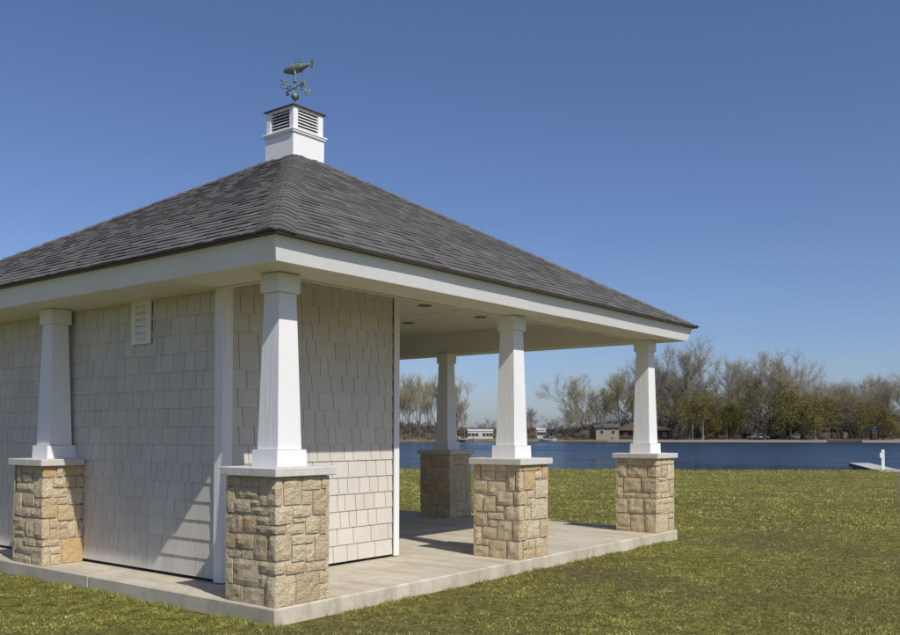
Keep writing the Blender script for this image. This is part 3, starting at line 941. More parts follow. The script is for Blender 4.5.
for k, ch in enumerate('ESWN'):
    a = a0 - k * math.pi / 2
    d = Vector((math.cos(a), math.sin(a), 0))
    m = MB(); m.tube([(0, 0, .30), tuple(d * .17 + Vector((0, 0, .30)))], .008, 6)
    arm = m.build('arm', M['patina'], vane)
    m = MB(); sz = .105
    base = d * .165 + Vector((0, 0, .30 - sz / 2))
    for (p, q) in LET[ch]:
        P = base + d * (p[0] * sz) + Vector((0, 0, p[1] * sz)); Q = base + d * (q[0] * sz) + Vector((0, 0, q[1] * sz))
        m.tube([P, Q], .0125, 5)
    m.build('letter', M['patina'], arm)
# fish
fm = MB(); n = 14
prof = [(-.30, .012, .010, -.01), (-.275, .035, .022, -.008), (-.23, .055, .034, 0), (-.16, .077, .045, .004), (-.07, .088, .05, .006), (.02, .078, .045, .006), (.10, .056, .033, .010), (.17, .033, .02, .02), (.225, .022, .012, .03), (.245, .024, .008, .034)]
vs = []
for (x, hh, ww, zc) in prof:
    for k in range(n):
        t = 2 * math.pi * k / n
        vs.append((x, ww * math.cos(t), zc + hh * math.sin(t)))
fs = [(i * n + k, i * n + (k + 1) % n, (i + 1) * n + (k + 1) % n, (i + 1) * n + k) for i in range(len(prof) - 1) for k in range(n)]
fs += [tuple(reversed(range(n))), tuple(range((len(prof) - 1) * n, len(prof) * n))]
fm.add(vs, fs)
fa = YAW - math.pi / 2 - R(37)                  # the tail swings towards the lawn corner
fish = fm.build('fish', M['patina'], vane, True, recalc=True)
fish.location = (.03, -.02, .585); fish.rotation_euler = (0, R(7), fa); fish.scale = (1, 1, .9)
def fin(name, outline, th=.008):
    m = MB(); k = len(outline)
    m.add([(x, -th / 2, z) for x, z in outline] + [(x, th / 2, z) for x, z in outline],
          [tuple(range(k)), tuple(reversed(range(k, 2 * k)))] + [(i, k + i, k + (i + 1) % k, (i + 1) % k) for i in range(k)])
    m.build(name, M['patina'], fish, recalc=True)
fin('tail_fin', [(.235, .02), (.30, -.035), (.335, -.045), (.315, .03), (.335, .115), (.30, .105), (.235, .05)])
fin('dorsal_fin', [(-.12, .085), (-.04, .118), (.04, .108), (.09, .064), (0, .078)])
fin('pelvic_fin', [(.04, -.06), (.10, -.085), (.115, -.065), (.09, -.04)])
fin('anal_fin', [(-.13, -.065), (-.07, -.105), (-.055, -.08), (-.08, -.07)])
MB().tube([(0, 0, .43), (0, 0, .55)], [.014, .02], 8).build('socket', M['patina'], vane)
# ------------------------------------------------------------------ dock at the lawn edge
def dock():
    A = Vector(G(17.9, 37.6)); Bv = Vector(G(21.3, 48.3))
    d = (Bv - A); Ln = d.length; ang = math.atan2(d.y, d.x)
    e = empty('dock', (A.x, A.y, -.10), ang)
    tag(e, 'narrow weathered wooden dock running from the grass bank into the lake', 'dock')
    m = MB(); n = int(Ln / .145); rd = random.Random(5)
    for i in range(n):
        m.box(i * .145, i * .145 + .137, -1.0 + rd.uniform(0, .015), rd.uniform(-.015, 0), -.035, rd.uniform(-.004, .003), tint=rd.random())
    m.build('deck', M['weathered_wood'], e)
    for y in (-.03, -.97):
        MB().box(.3, Ln, y - .025, y + .025, -.20, -.036).build('stringer', M['dock_side'], e)
    for x in (3.2, 6.5, 9.9):
        for y in (-.1, -.9):
            MB().tube([(x, y, -1.6), (x, y, -.036)], .06, 8).build('pile', M['dock_side'], e)
    p = A + d * .17
    pe = empty('power_post', (p.x, p.y, -.098), ang)
    pe.location = tuple(Vector((p.x, p.y, -.098)) + Vector((math.cos(ang - math.pi / 2), math.sin(ang - math.pi / 2), 0)) * .35)
    tag(pe, 'slim white service post standing on the wooden dock', 'post')
    MB().box(-.065, .065, -.065, .065, 0, .78, c=.01).build('post', M['trim_white'], pe)
    MB().frustum(0, 0, .781, .86, .16, .05, .01).build('post_cap', M['trim_white'], pe)
    MB().box(-.085, .085, .066, .13, .50, .72, c=.01).build('outlet_box', M['trim_white'], pe)
dock()
# small white block beside the lakeside pier
e = tag(MB().box(7.62, 7.78, 3.42, 3.60, 0.002, .11, c=.012).build('block', M['trim_white']), 'small white block on the slab beside the shaded stone pier', 'block')

# ------------------------------------------------------------------ grass on the lawn (nobody could count it)
def make_grass():
    rs = np.random.RandomState(11)
    def scatter(nc, per, f0, f1, hmin, hmax, wid, spread, side):
        u = rs.rand(nc)
        f = f0 * (f1 / f0) ** u
        f = f0 + (f1 - f0) * (0.35 * u + 0.65 * (f - f0) / (f1 - f0))
        r = (rs.rand(nc) * 2 - 1) * (.53 * f + side)
        cx = CAM[0] + r * RT[0] + f * FW[0]; cy = CAM[1] + r * RT[1] + f * FW[1]
        keep = ~((cx > -.05) & (cx < LX + .05) & (cy > -.05) & (cy < LY + .05)) & ~((r > .492 * f) & (r < .492 * f + 1.35))
        cx, cy, f = cx[keep], cy[keep], f[keep]
        dens = np.array([.8 * noise.noise(Vector((a * .9, b * .9, 1.0))) + .6 * noise.noise(Vector((a * 3.1, b * 3.1, 2.0))) + .7 * noise.noise(Vector((a * 8, b * 8, 5.0))) for a, b in zip(cx, cy)])
        k2 = dens + rs.rand(len(cx)) * .9 > .32
        cx, cy, f, dens = cx[k2], cy[k2], f[k2], dens[k2]
        cz = np.array([lawn_z(a, b, c) for a, b, c in zip(cx, cy, f)])
        n = len(cx); N = n * per
        idx = np.repeat(np.arange(n), per)
        ct = np.clip(rs.normal(.45, .17, n) + dens * .42, 0, 1)
        bx = cx[idx] + rs.normal(0, spread, N); by = cy[idx] + rs.normal(0, spread, N)
        inside = (bx > -.045) & (bx < LX + .045) & (by > -.045) & (by < LY + .045)
        hgt = rs.uniform(hmin, hmax, N) * (.75 + .5 * rs.rand(n)[idx])
        hgt[inside] = 0.0
        bz = cz[idx] - .012
        an = rs.rand(N) * 2 * np.pi; ln = rs.rand(N) * 2 * np.pi
        lean = rs.uniform(.4, 1.7, N) * hgt
        w = wid * rs.uniform(.6, 1.3, N) * (1 + .045 * np.maximum(f[idx] - 8, 0))
        ax = np.cos(an) * w; ay = np.sin(an) * w
        v = np.empty((N, 3, 3))
        v[:, 0] = np.stack([bx - ax, by - ay, bz], 1); v[:, 1] = np.stack([bx + ax, by + ay, bz], 1)
        v[:, 2] = np.stack([bx + np.cos(ln) * lean, by + np.sin(ln) * lean, bz + hgt], 1)
        tint = np.clip(ct[idx] + rs.normal(0, .14, N), 0, 1)
        ok = hgt > 0
        return v[ok], tint[ok]
    parts = [scatter(42000, 11, 4.2, 17.0, .012, .030, .0055, .032, 1.5), scatter(26000, 10, 15.0, 39.0, .02, .045, .008, .06, 2.0)]
    # ragged tufts along the slab edges and along the bank
    def edge(cx, cy, f, hmin, hmax, wid, per, spread):
        n = len(cx); N = n * per; idx = np.repeat(np.arange(n), per)
        cz = np.array([lawn_z(a, b, q) for a, b, q in zip(cx, cy, f)])
        bx = cx[idx] + rs.normal(0, spread, N); by = cy[idx] + rs.normal(0, spread, N)
        ins = (bx > -.04) & (bx < LX + .04) & (by > -.04) & (by < LY + .04)
        hgt = rs.uniform(hmin, hmax, N) * (.5 + rs.rand(n)[idx]); an = rs.rand(N) * 6.283; ln = rs.rand(N) * 6.283
        lean = rs.uniform(.2, .9, N) * hgt; w = wid * rs.uniform(.6, 1.3, N); bz = cz[idx] - .01
        v = np.stack([np.stack([bx - np.cos(an) * w, by - np.sin(an) * w, bz], 1), np.stack([bx + np.cos(an) * w, by + np.sin(an) * w, bz], 1),
                      np.stack([bx + np.cos(ln) * lean, by + np.sin(ln) * lean, bz + hgt], 1)], 1)
        return v[~ins], np.clip(rs.normal(.33, .16, N), 0, 1)[~ins]
    n1 = 900
    s = rs.rand(n1); o_ = np.abs(rs.normal(0, .05, n1)) + .042
    k_ = rs.rand(n1) < .5
    ex = np.where(k_, s * (LX + .1) - .05, -o_); ey = np.where(k_, -o_, s * 6.5 - .05)
    cl = np.array([noise.noise(Vector((a * 1.7, b * 1.7, 7.0))) for a, b in zip(ex, ey)]) > -.12
    ex, ey = ex[cl], ey[cl]
    parts.append(edge(ex, ey, np.full(len(ex), 10.0), .015, .05, .006, 12, .022))
    n2 = 2600
    fb = rs.uniform(SHORE - 1.8, SHORE + .4, n2); rb = (rs.rand(n2) * 2 - 1) * 24
    parts.append(edge(CAM[0] + rb * RT[0] + fb * FW[0], CAM[1] + rb * RT[1] + fb * FW[1], fb, .025, .075, .014, 12, .10))
    v = np.concatenate([q[0] for q in parts]); t = np.concatenate([q[1] for q in parts])
    n = len(v)
    me = np_mesh('grass', v.reshape(-1, 3), np.arange(n * 3).reshape(-1, 3), M['grass'], t)
    o = bpy.data.objects.new('grass', me); col.objects.link(o)
    tag(o, 'short olive spring grass covering the lawn', 'grass', kind='stuff')
make_grass()

# ------------------------------------------------------------------ trees of the far shore
def make_tree(seed, H, trunk_frac, limbs, depth, spread, up, leaf, leaf_n, twig_n, leaf_size, lowleaf=0.0, droop=0.0):
    """returns (trunk mesh data, crown mesh data): a tapered trunk with limbs, twigs and bud-sized leaf faces"""
    rd = random.Random(seed); rs = np.random.RandomState(seed)
    tb = MB(); tips = []
    def grow(p, d, L, r, lev):
        pts = [p]; rad = [r]; q = p; dd = d
        ns = 3 if lev < 2 else 2
        for i in range(ns):
            dd = (dd + Vector((rd.gauss(0, .16), rd.gauss(0, .16), rd.gauss(0, .10) + up * .10))).normalized()
            q = q + dd * (L / ns)
            pts.append(q); rad.append(r * (1 - .45 * (i + 1) / ns))
        tb.tube(pts, rad, 6 if lev < 2 else 4 if lev < 3 else 3, cap=False)
        if lev >= 2:
            for w in range(2 if lev < depth else 1):
                tips.append((pts[rd.randint(1, ns)], dd, L))
        if lev >= depth: return
        nk = rd.choice((2, 3, 3)) if lev > 0 else limbs
        for k in range(nk):
            az = rd.uniform(0, 2 * math.pi); an = rd.uniform(.3, .85) * spread
            a = dd.orthogonal().normalized(); b = dd.cross(a)
            nd = (dd * math.cos(an) + (a * math.cos(az) + b * math.sin(az)) * math.sin(an))
            nd.z += up * .25 - droop * lev * .1
            at = pts[-1] if (k < 2 or lev == 0) else pts[rd.randint(1, ns)]
            if lev == 0 and k >= 3: at = pts[-2]
            grow(at, nd.normalized(), L * rd.uniform(.58, .82) if lev > 0 else L * rd.uniform(.75, 1.15) * (1 - trunk_frac) / trunk_frac * .5, rad[-1] * rd.uniform(.62, .8), lev + 1)
    grow(Vector((0, 0, -.3)), Vector((rd.gauss(0, .05), rd.gauss(0, .05), 1)).normalized(), H * trunk_frac, H * .026, 0)
    P = np.array([tuple(t[0]) for t in tips]); D = np.array([tuple(t[1]) for t in tips]); Ls = np.array([t[2] for t in tips])
    n = len(P); idx = np.repeat(np.arange(n), twig_n); N = len(idx)
    dirs = D[idx] * .75 + rs.normal(0, .5, (N, 3)); dirs[:, 2] += .12 - droop
    dirs /= np.linalg.norm(dirs, axis=1)[:, None]
    ln = (Ls[idx] * rs.uniform(.6, 1.5, N)).clip(.7, 2.8)
    base = P[idx] + rs.normal(0, .12, (N, 3)) - D[idx] * (Ls[idx] * rs.uniform(0, .7, N))[:, None]
    end = base + dirs * ln[:, None]
    side = np.cross(dirs, rs.normal(0, 1, (N, 3))); side /= np.linalg.norm(side, axis=1)[:, None]
    w = rs.uniform(.014, .028, N)[:, None]
    tv = np.stack([base - side * w, base + side * w, end], 1)
    tt = rs.uniform(0, .44, N)
    M_ = int(N * leaf_n)
    li = rs.randint(0, N, M_)
    lp = base[li] + (end - base)[li] * rs.uniform(.45, 1.08, M_)[:, None] + rs.normal(0, .12, (M_, 3))
    a = rs.normal(0, 1, (M_, 3)); a /= np.linalg.norm(a, axis=1)[:, None]
    b = np.cross(a, rs.normal(0, 1, (M_, 3))); b /= np.linalg.norm(b, axis=1)[:, None]
    s = (leaf_size * rs.uniform(.5, 1.4, M_))[:, None]
    lv = np.stack([lp - a * s, lp + b * s * .9, lp + a * s], 1)
    lt = rs.uniform(.52, 1, M_)
    v = np.concatenate([tv, lv]); t = np.concatenate([tt, lt])
    crown = np_mesh('crown', v.reshape(-1, 3), np.arange(len(v) * 3).reshape(-1, 3), M[leaf], t)
    trunk = tb.mesh('trunk', M['bark_grey'] if leaf != 'twigs_bare' else M['bark_brown'], True)
    top = np.percentile(v.reshape(-1, 3)[:, 2], 99.3)
    return trunk, crown, top

PROTO = {}
for i in range(4): PROTO['pale%d' % i] = make_tree((31, 232, 43, 254)[i], 20, (.26, .22, .26, .25)[i], (5, 6, 5, 5)[i], 5, (.9, 1.0, .7, .9)[i], (.4, .3, .55, .4)[i], 'twigs_pale', (2.6, 2.4, 2.8, 2.2)[i], 8, .08)
for i in range(3): PROTO['bare%d' % i] = make_tree(61 + i, 18, (.26, .30, .24)[i], (5, 4, 5)[i], 5, (.85, .7, .9)[i], .4, 'twigs_bare', .6, 9, .06)
for i in range(3): PROTO['olive%d' % i] = make_tree(91 + i, 11, (.30, .26, .34)[i], (5, 5, 4)[i], 4, (.95, .85, .8)[i], .25, 'leaves_olive', 3.2, 7, .12, droop=.1)
for i in range(2): PROTO['shrub%d' % i] = make_tree(141 + i, 4, .10, 7, 3, .9, .5, 'twigs_bare', .4, 12, .05)
PROTO['ivy0'] = make_tree(121, 16, .35, 4, 4, .5, .9, 'leaves_olive', 2.2, 9, .12)

LAB = {'pale': 'bare spring tree dusted with pale green buds on the far shore', 'bare': 'leafless grey brown tree on the far shore',
       'olive': 'low olive green leafing tree on the far shore', 'ivy': 'narrow tree wrapped in olive green ivy on the far shore'}
def far_g(px, f, z=-.1): return G((px - 450) / FPX * f, f, z)
MARKS = [(425, 'the tan bank'), (457, 'the moored motor boat'), (480, 'the long white trailer home'), (512, 'the low fields past the trailer home'), (541, 'the short white trailer'), (553, 'the small white cabin'), (575, 'the bank beside the boathouse'), (606, 'the beige boathouse'), (632, 'the dark cottage'), (660, 'the dark cottage end'),
         (690, 'the tallest tree'), (712, 'the dark low house'), (741, 'the dark parked car'), (760, 'the white parked car'), (784, 'the brown roofed low house'), (800, 'the low white car'), (817, 'the dark blue van'), (845, 'the brick house'), (874, 'the blue tarp'), (900, 'the pale tan seawall')]
def tree_label(px, topy, f, k):
    h = (433.0 - topy) * f / FPX + 1.4
    size = 'tall' if h > 19 else 'medium' if h > 13 else 'small'
    if k == 'olive': size = 'bushy' if h > 11 else 'low'
    what = {'pale': 'bare tree with pale green spring buds', 'bare': 'leafless grey brown tree', 'olive': 'olive green leafing tree', 'ivy': 'tree wrapped in olive green ivy'}[k]
    mk = min(MARKS, key=lambda m: abs(m[0] - px))[1]
    rel = 'behind' if f > 223 else 'beside'
    return '%s %s %s %s' % (size, what, rel, mk)
def place_tree(px, topy, f, kind, rz, wide=1.0, label=None, base_z=None):
    tr, cr, top = PROTO[kind]
    r = (px - 450) / FPX * f
    zb = -.05 if base_z is None else base_z
    h = (433.0 - topy) * f / FPX + CAM[2] - zb
    s = h / top
    e = empty('tree', G(r, f, zb), rz)
    e.scale = (s * wide, s * wide, s)
    k = kind[:-1]
    tag(e, label or tree_label(px, topy, f, k), 'tree', {'pale': 'budding trees on the far shore', 'bare': 'leafless trees on the far shore', 'olive': 'low leafing trees on the far shore', 'ivy': 'ivy covered trees on the far shore'}[k])
    for nm, me in (('trunk', tr), ('crown', cr)):
        o = bpy.data.objects.new(nm, me); col.objects.link(o); o.parent = e
TREES = [
 (401, 386, 214, 'pale2', .3, .8), (410, 374, 217, 'pale2', 1.4, .8), (419, 372, 213, 'pale0', 2.2, .75), (428, 374, 219, 'pale2', 4.4, .8), (436, 382, 215, 'pale3', 3.1, .75), (443, 384, 222, 'bare1', 3.3, .8),
 (456, 377, 213, 'pale2', 5.0, .7), (464, 401, 216, 'pale0', 1.9, 1.0), (480, 422, 330, 'bare0', 1, 1.2), (490, 418, 340, 'bare2', 2, 1.2), (500, 424, 335, 'bare1', .4, 1.2), (512, 420, 340, 'bare0', 3, 1.2),
 (534, 407, 262, 'bare1', 2.6, 1.2), (524, 416, 280, 'bare2', 1.6, 1.2), (549, 418, 300, 'bare0', .8, 1.3), (558, 421, 310, 'bare2', 4.2, 1.3),
 (566, 398, 216, 'pale3', .9, 1.0), (591, 374, 224, 'pale1', 2.0, 1.1), (604, 386, 217, 'ivy0', 1.0, .8), (616, 382, 220, 'ivy0', 3.7, .8), (580, 400, 240, 'bare0', 2.9, 1.1), (625, 372, 232, 'pale3', 5.5, .9),
 (638, 356, 225, 'pale0', .2, .9), (650, 362, 236, 'bare1', 1.2, 1.0), (662, 350, 228, 'bare0', 4.0, .85), (672, 372, 234, 'bare2', 3.3, .8),
 (690, 340, 224, 'pale2', 2.7, 1.0), (706, 372, 240, 'bare1', 2.2, .9), (727, 357, 226, 'pale3', 1.1, .95), (740, 374, 240, 'bare0', 5.0, .9), (751, 351, 222, 'pale1', 4.6, 1.05), (769, 356, 229, 'pale0', 3.0, .95),
 (783, 365, 234, 'pale3', .5, 1.0), (797, 375, 228, 'pale1', 1.7, 1.0), (812, 377, 236, 'pale0', 2.9, 1.1), (826, 380, 230, 'bare2', 3.9, 1.0), (839, 380, 238, 'pale3', 4.9, 1.1), (853, 381, 231, 'pale1', .7, 1.0),
 (866, 378, 236, 'bare0', 5.9, 1.0), (879, 373, 228, 'pale0', 1.0, 1.0), (892, 378, 233, 'bare1', 2.0, 1.1), (906, 372, 226, 'pale1', 3.0, 1.0), (925, 370, 230, 'pale2', 4.0, 1.0), (385, 376, 222, 'pale0', 4.0, .9),
 (571, 412, 246, 'bare1', .9, 1.2), (598, 398, 248, 'bare2', 2.1, 1.1), (611, 394, 246, 'bare0', 3.4, 1.0), (630, 380, 250, 'bare1', 4.4, 1.1), (645, 370, 252, 'bare2', 5.2, 1.1), (668, 374, 250, 'pale3', .6, 1.1), (681, 368, 254, 'bare1', 1.8, 1.1), (698, 370, 252, 'bare0', 2.8, 1.1), (716, 368, 250, 'bare2', 3.9, 1.1), (734, 366, 252, 'bare1', .3, 1.1), (760, 368, 254, 'bare0', 1.4, 1.1), (778, 374, 252, 'bare2', 2.4, 1.1), (791, 380, 250, 'bare1', 3.2, 1.2), (805, 383, 252, 'bare0', 4.7, 1.2), (820, 386, 250, 'bare2', 5.6, 1.2), (846, 386, 252, 'bare1', .2, 1.2), (860, 386, 250, 'bare2', 1.2, 1.2), (873, 383, 252, 'bare0', 2.2, 1.2), (886, 380, 254, 'bare1', 3.2, 1.2),
 (676, 394, 219, 'olive2', .6, 1.25), (689, 388, 221, 'olive0', 1.6, 1.25), (701, 392, 219, 'olive1', 2.6, 1.25), (714, 389, 222, 'olive0', 3.6, 1.25), (727, 393, 220, 'olive2', 4.6, 1.25), (738, 397, 223, 'olive1', 5.6, 1.25),
 (764, 388, 219, 'olive0', .1, 1.25), (777, 394, 222, 'olive1', 1.1, 1.25), (790, 389, 221, 'olive2', 2.1, 1.25), (803, 392, 223, 'olive0', 3.1, 1.25), (816, 397, 220, 'olive1', 4.1, 1.25), (829, 395, 222, 'olive2', 5.1, 1.25), (841, 399, 224, 'olive0', .3, 1.25), (855, 401, 222, 'olive1', 1.3, 1.25), (876, 403, 226, 'olive2', 2.3, 1.25),
]
for t in TREES:
    lab = None
    if t[0] == 690: lab = 'tallest budding tree on the far shore, its upright crown above the rest'
    if t[0] == 566: lab = 'small round budding tree standing over the water beside the beige boathouse'
    if t[0] == 534: lab = 'lone leafless tree behind the white trailers on the far shore'
    place_tree(*t, label=lab)

for i, (px, topy, f) in enumerate(((404, 434, 211), (413, 435, 210), (431, 433, 212), (441, 434, 212), (499, 433, 224), (507, 435, 226), (530, 432, 222), (545, 434, 222), (560, 433, 224), (568, 435, 215), (576, 432, 218), (584, 430, 219), (590, 429, 217), (612, 436, 213.5), (676, 432, 218), (684, 435, 216), (722, 434, 219), (737, 433, 221), (751, 435, 219), (783, 433, 220), (806, 434, 221), (824, 433, 218), (829, 431, 220), (862, 433, 223), (882, 432, 220), (893, 434, 219))):
    tr, cr, top = PROTO['shrub%d' % (i % 2)]
    e = empty('shrub', far_g(px, f), i * 1.3)
    s = ((433.0 - topy) * f / FPX + CAM[2] + .1) / top * 1.1
    e.scale = (s * 1.4, s * 1.4, s)
    mk = min(MARKS, key=lambda m: abs(m[0] - px))[1]
    tag(e, 'low leafless brown shrub near ' + mk, 'shrub', 'shrubs along the far shore')
    for nm, me in (('stems', tr), ('crown', cr)):
        o = bpy.data.objects.new(nm, me); col.objects.link(o); o.parent = e

# far-off wood and brush behind the shore: reads as one mass
def make_brush():
    rs = np.random.RandomState(4)
    N = 190000
    f = rs.uniform(238, 300, N); px = rs.uniform(150, 1080, N)
    r = (px - 450) / FPX * f
    prof = np.interp(px, [150, 440, 470, 520, 560, 600, 650, 1080], [6, 5, 3.2, 3.2, 3.6, 5.5, 10, 11])
    nz = np.array([noise.noise(Vector((a * .12, b * .12, 0))) + .5 * noise.noise(Vector((a * .5, b * .5, 3))) for a, b in zip(r, f)])
    hh = prof * (.75 + .45 * nz)
    z0 = rs.rand(N) ** 1.3 * hh * .85 + .3
    base = np.stack([CAM[0] + r * RT[0] + f * FW[0], CAM[1] + r * RT[1] + f * FW[1], z0], 1)
    d = rs.normal(0, .5, (N, 3)); d[:, 2] = np.abs(d[:, 2]) + .15; d /= np.linalg.norm(d, axis=1)[:, None]
    sd_ = np.cross(d, rs.normal(0, 1, (N, 3))); sd_ /= np.linalg.norm(sd_, axis=1)[:, None]
    w = rs.uniform(.03, .12, N)[:, None]; ln = rs.uniform(.3, 1.1, N)[:, None]
    v = np.stack([base - sd_ * w, base + sd_ * w, base + d * ln], 1)
    t = np.where(rs.rand(N) < .6, rs.uniform(0, .44, N), rs.uniform(.5, 1, N))
    me = np_mesh('far_wood', v.reshape(-1, 3), np.arange(N * 3).reshape(-1, 3), M['brush'], t)
    o = bpy.data.objects.new('far_wood', me); col.objects.link(o)
    tag(o, 'brown leafless thicket behind the far shore', 'wood', kind='stuff')
make_brush()

# ------------------------------------------------------------------ things along the far shore
def far_at(px, f, z=0.0): return G((px - 450) / FPX * f, f, z)
def far_len(dpx, f): return dpx / FPX * f
def house(px0, px1, f, wall_h, roof_h, wall, roofm, label, cat='house', name='house', depth=7.0, wins=3, door=None, zb=-.05, turn=0.0, hip=False, over=.5):
    w = far_len(px1 - px0, f)
    e = empty(name, far_at((px0 + px1) / 2, f, zb), YAW - math.pi / 2 + turn)
    tag(e, label, cat)
    MB().box(-w / 2, w / 2, 0, depth, 0, wall_h).build('wall', M[wall], e)
    m = MB(); o = over
    if hip:
        vs = [(-w / 2 - o, -o, wall_h + .02), (w / 2 + o, -o, wall_h + .02), (w / 2 + o, depth + o, wall_h + .02), (-w / 2 - o, depth + o, wall_h + .02), (-w / 2 + depth * .45, depth / 2, wall_h + roof_h), (w / 2 - depth * .45, depth / 2, wall_h + roof_h)]
    else:
        vs = [(-w / 2 - o, -o, wall_h + .02), (w / 2 + o, -o, wall_h + .02), (w / 2 + o, depth + o, wall_h + .02), (-w / 2 - o, depth + o, wall_h + .02), (-w / 2 - o, depth / 2, wall_h + roof_h), (w / 2 + o, depth / 2, wall_h + roof_h)]
    m.add(vs, [(3, 2, 1, 0), (0, 1, 5, 4), (1, 2, 5), (2, 3, 4, 5), (3, 0, 4)])
    m.build('roof', M[roofm], e)
    for i in range(wins):
        x = -w / 2 + w * (i + .5) / wins
        if door is not None and i == door:
            MB().box(x - .5, x + .5, -.05, .02, 0.05, 2.1).build('door', M['house_white'], e)
            continue
        wo = MB().box(x - .42, x + .42, -.06, .02, wall_h * .44, wall_h * .80).build('window', M['house_white'], e)
        MB().box(x - .35, x + .35, -.07, -.055, wall_h * .47, wall_h * .77).build('pane', M['glass'], wo)
    return e
house(468, 493, 222, 2.3, .5, 'house_white', 'house_white', 'long white trailer home with dark windows by the water', 'trailer', 'trailer', 4.0, 7, 3, over=.12, zb=-.35)
house(537, 546, 226, 2.3, .6, 'house_white', 'house_white', 'short white trailer beside a leafless tree', 'trailer', 'trailer', 4.0, 3, over=.12)
house(549, 557, 232, 2.0, .6, 'house_white', 'roof_grey', 'small white cabin with grey roof on the far shore', 'cabin', 'cabin', 4.0, 2)
house(596, 619, 216, 2.9, 1.0, 'house_tan', 'roof_grey', 'beige boathouse with grey roof at the seawall', 'boathouse', 'boathouse', 6.0, 2)
house(619, 671, 219, 2.2, 2.1, 'house_dark', 'roof_brown', 'dark cottage with a wide brown hip roof on the far shore', 'cottage', 'cottage', 9.0, 4, hip=True, over=.9)
house(832, 858, 240, 2.5, 1.3, 'house_brick', 'roof_brown', 'red brown brick house under the trees of the far shore', 'house', 'house', 7.0, 3, 1)
house(700, 724, 246, 2.6, 1.2, 'house_dark', 'roof_grey', 'dark low house behind the olive trees', 'house', 'house', 7.0, 3, 0)
house(776, 792, 250, 2.6, 1.2, 'house_dark', 'roof_brown', 'dark low house with brown roof behind parked cars', 'house', 'house', 7.0, 2)

def vehicle(px, f, paint, label, L=4.5, H=1.5, turn=0.0, cat='car', name='parked_car'):
    e = empty(name, far_at(px, f, .02), YAW - math.pi / 2 + turn)
    tag(e, label, cat)
    h = L / 2; W = .85
    sec = [(-h, .35), (-h, .75), (-h * .55, .88), (-h * .35, H), (h * .42, H), (h * .68, .95), (h, .80), (h, .35)]
    m = MB(); k = len(sec)
    m.add([(x, -W, z) for x, z in sec] + [(x, W, z) for x, z in sec], [tuple(range(k)), tuple(reversed(range(k, 2 * k)))] + [(i, k + i, k + (i + 1) % k, (i + 1) % k) for i in range(k)])
    m.build('body', M[paint], e, recalc=True)
    MB().add([(-h * .46, -W - .01, .92), (h * .58, -W - .01, .95), (h * .38, -W - .01, H - .1), (-h * .32, -W - .01, H - .1)], [(0, 1, 2, 3)]).build('side_window', M['glass'], e)
    for x in (-h * .62, h * .62):
        for y in (-W, W):
            m = MB(); m.tube([(x, y - .1, .32), (x, y + .1, .32)], .32, 12); m.build('wheel', M['tyre'], e)
vehicle(759, 221, 'car_white', 'white car parked behind the seawall under a big budding tree')
vehicle(771, 223, 'car_dark', 'dark car parked between white vehicles on the far shore')
vehicle(797, 224, 'car_white', 'low white car parked left of the blue van', H=1.4)
vehicle(815, 223, 'car_blue', 'dark blue van parked behind a grey pole', L=5, H=2.0, cat='van', name='parked_van')
vehicle(744, 226, 'car_dark', 'dark car parked under the olive trees')

def boat(px, f, L, label, hull='house_white', turn=0.0, z=None, cabin=True):
    e = empty('boat', far_at(px, f, WZ if z is None else z), YAW - math.pi / 2 + turn)
    tag(e, label, 'boat')
    m = MB(); st = []
    for (x, w, zb, zt) in ((-.5, .8, .05, .55), (-.2, .95, .0, .55), (.15, .9, .0, .6), (.38, .5, .1, .7), (.5, .05, .4, .8)):
        st.append([(x * L, -w, zt), (x * L, -w * .6, zb), (x * L, w * .6, zb), (x * L, w, zt)])
    vs = [p for s in st for p in s]; fs = []
    for i in range(4):
        for k in range(4): fs.append((i * 4 + k, i * 4 + (k + 1) % 4, i * 4 + 4 + (k + 1) % 4, i * 4 + 4 + k))
    fs += [(0, 1, 2, 3), (16, 17, 18, 19)]
    m.add(vs, fs); m.build('hull', M[hull], e, recalc=True)
    if cabin:
        MB().box(-.1 * L, .12 * L, -.55, .55, .561, 1.15, c=.08).build('cabin', M['house_white'], e)
        MB().box(-.06 * L, .08 * L, -.57, -.551, .75, 1.0).build('window', M['glass'], e)
    else:
        MB().box(-.3 * L, .1 * L, -.5, .5, .561, .66, c=.03).build('seat', M['weathered_wood'], e)
boat(458, 207, 4.5, 'white motor boat moored beside the low dark jetty')
boat(548, 209.5, 4.0, 'small open boat at the bank below the white cabin', 'weathered_wood', cabin=False)
boat(770, 224.5, 4.6, 'white boat stored on the grass behind the seawall', z=.2)
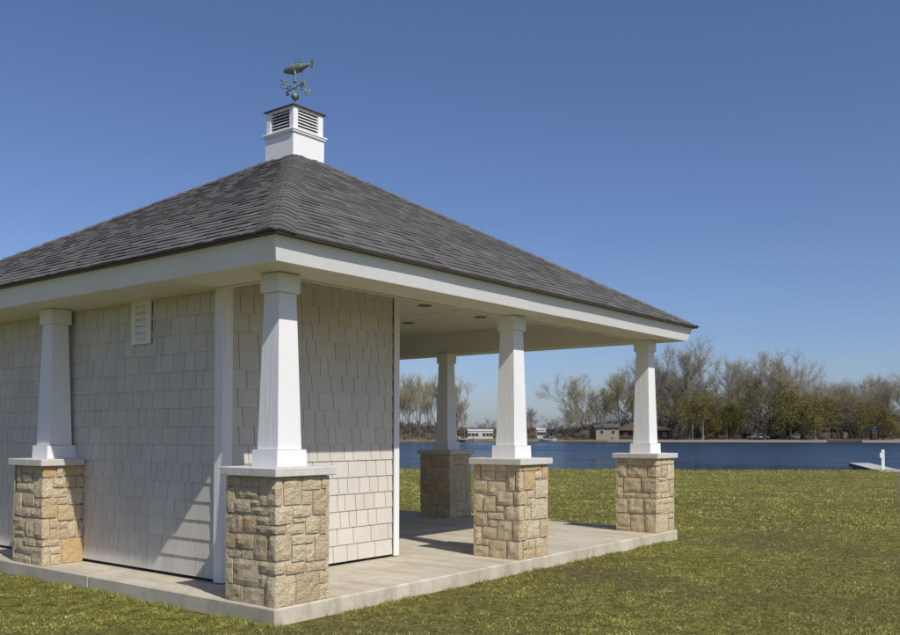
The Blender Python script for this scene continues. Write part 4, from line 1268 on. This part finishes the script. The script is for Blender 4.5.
# low dark jetty
f = 202
e = empty('jetty', far_at(465, f, WZ + .3), YAW - math.pi / 2); tag(e, 'low dark jetty floating before the white trailer home', 'jetty')
MB().box(-1.8, 2.0, 0, 6, 0, .22, c=.03).build('deck', M['dock_side'], e)
for x in (-1.6, 1.8): MB().tube([(x, .2, -1.5), (x, .2, .8)], .09, 8).build('pile', M['dock_side'], e)

def seawall(px0, px1, f, h, label, cap='seawall'):
    w = far_len(px1 - px0, f)
    e = empty('seawall', far_at((px0 + px1) / 2, f, WZ), YAW - math.pi / 2); tag(e, label, 'seawall')
    MB().box(-w / 2, w / 2, 0, .5, -.6, h, c=.02).build('wall', M['seawall'], e)
    MB().box(-w / 2 - .05, w / 2 + .05, -.08, .6, h + .002, h + .12, c=.02).build('coping', M[cap], e)
seawall(607, 827, 207.8, .34, 'long tan seawall along the bank below the brown roofed cottage')
seawall(862, 930, 206.5, .42, 'pale tan seawall at the bank below the blue tarp')
MB_ = MB()
e = empty('retaining_wall', far_at(844.5, 208.5, WZ), YAW - math.pi / 2); tag(e, 'dark timber retaining wall between the two tan seawalls', 'retaining wall')
MB().box(-4, 4, 0, .4, -.5, .55, c=.03).build('wall', M['dock_side'], e)
# blue tarp over a woodpile
e = empty('tarp', far_at(873.5, 222, 1.3), YAW - math.pi / 2); tag(e, 'bright blue tarp stretched over a stack on the far shore', 'tarp')
m = MB(); m.add([(-.75, -.6, .6), (.75, -.6, .75), (.8, .6, .7), (-.7, .6, .55), (-.5, 0, 1.25), (.55, 0, 1.4)], [(0, 1, 5, 4), (1, 2, 5), (2, 3, 4, 5), (3, 0, 4), (3, 2, 1, 0)])
m.build('sheet', M['tarp_blue'], e)
MB().box(-.65, .65, -.45, .45, -1.3, .5).build('stack', M['bark_brown'], e)
# poles along the shore
for px, f, h, lab in ((692.5, 215, 5.2, 'grey pole standing beside the tallest budding tree'), (815, 214, 5.0, 'grey pole standing before the blue van'), (703, 217, 4.6, 'thin grey pole before the dark low house')):
    e = empty('pole', far_at(px, f, -.1)); tag(e, lab, 'pole')
    MB().tube([(0, 0, 0), (0, 0, h)], [.11, .08], 8).build('shaft', M['pole_grey'], e)
    MB().box(-.16, .16, -.16, .16, h, h + .08).build('top', M['pole_grey'], e)
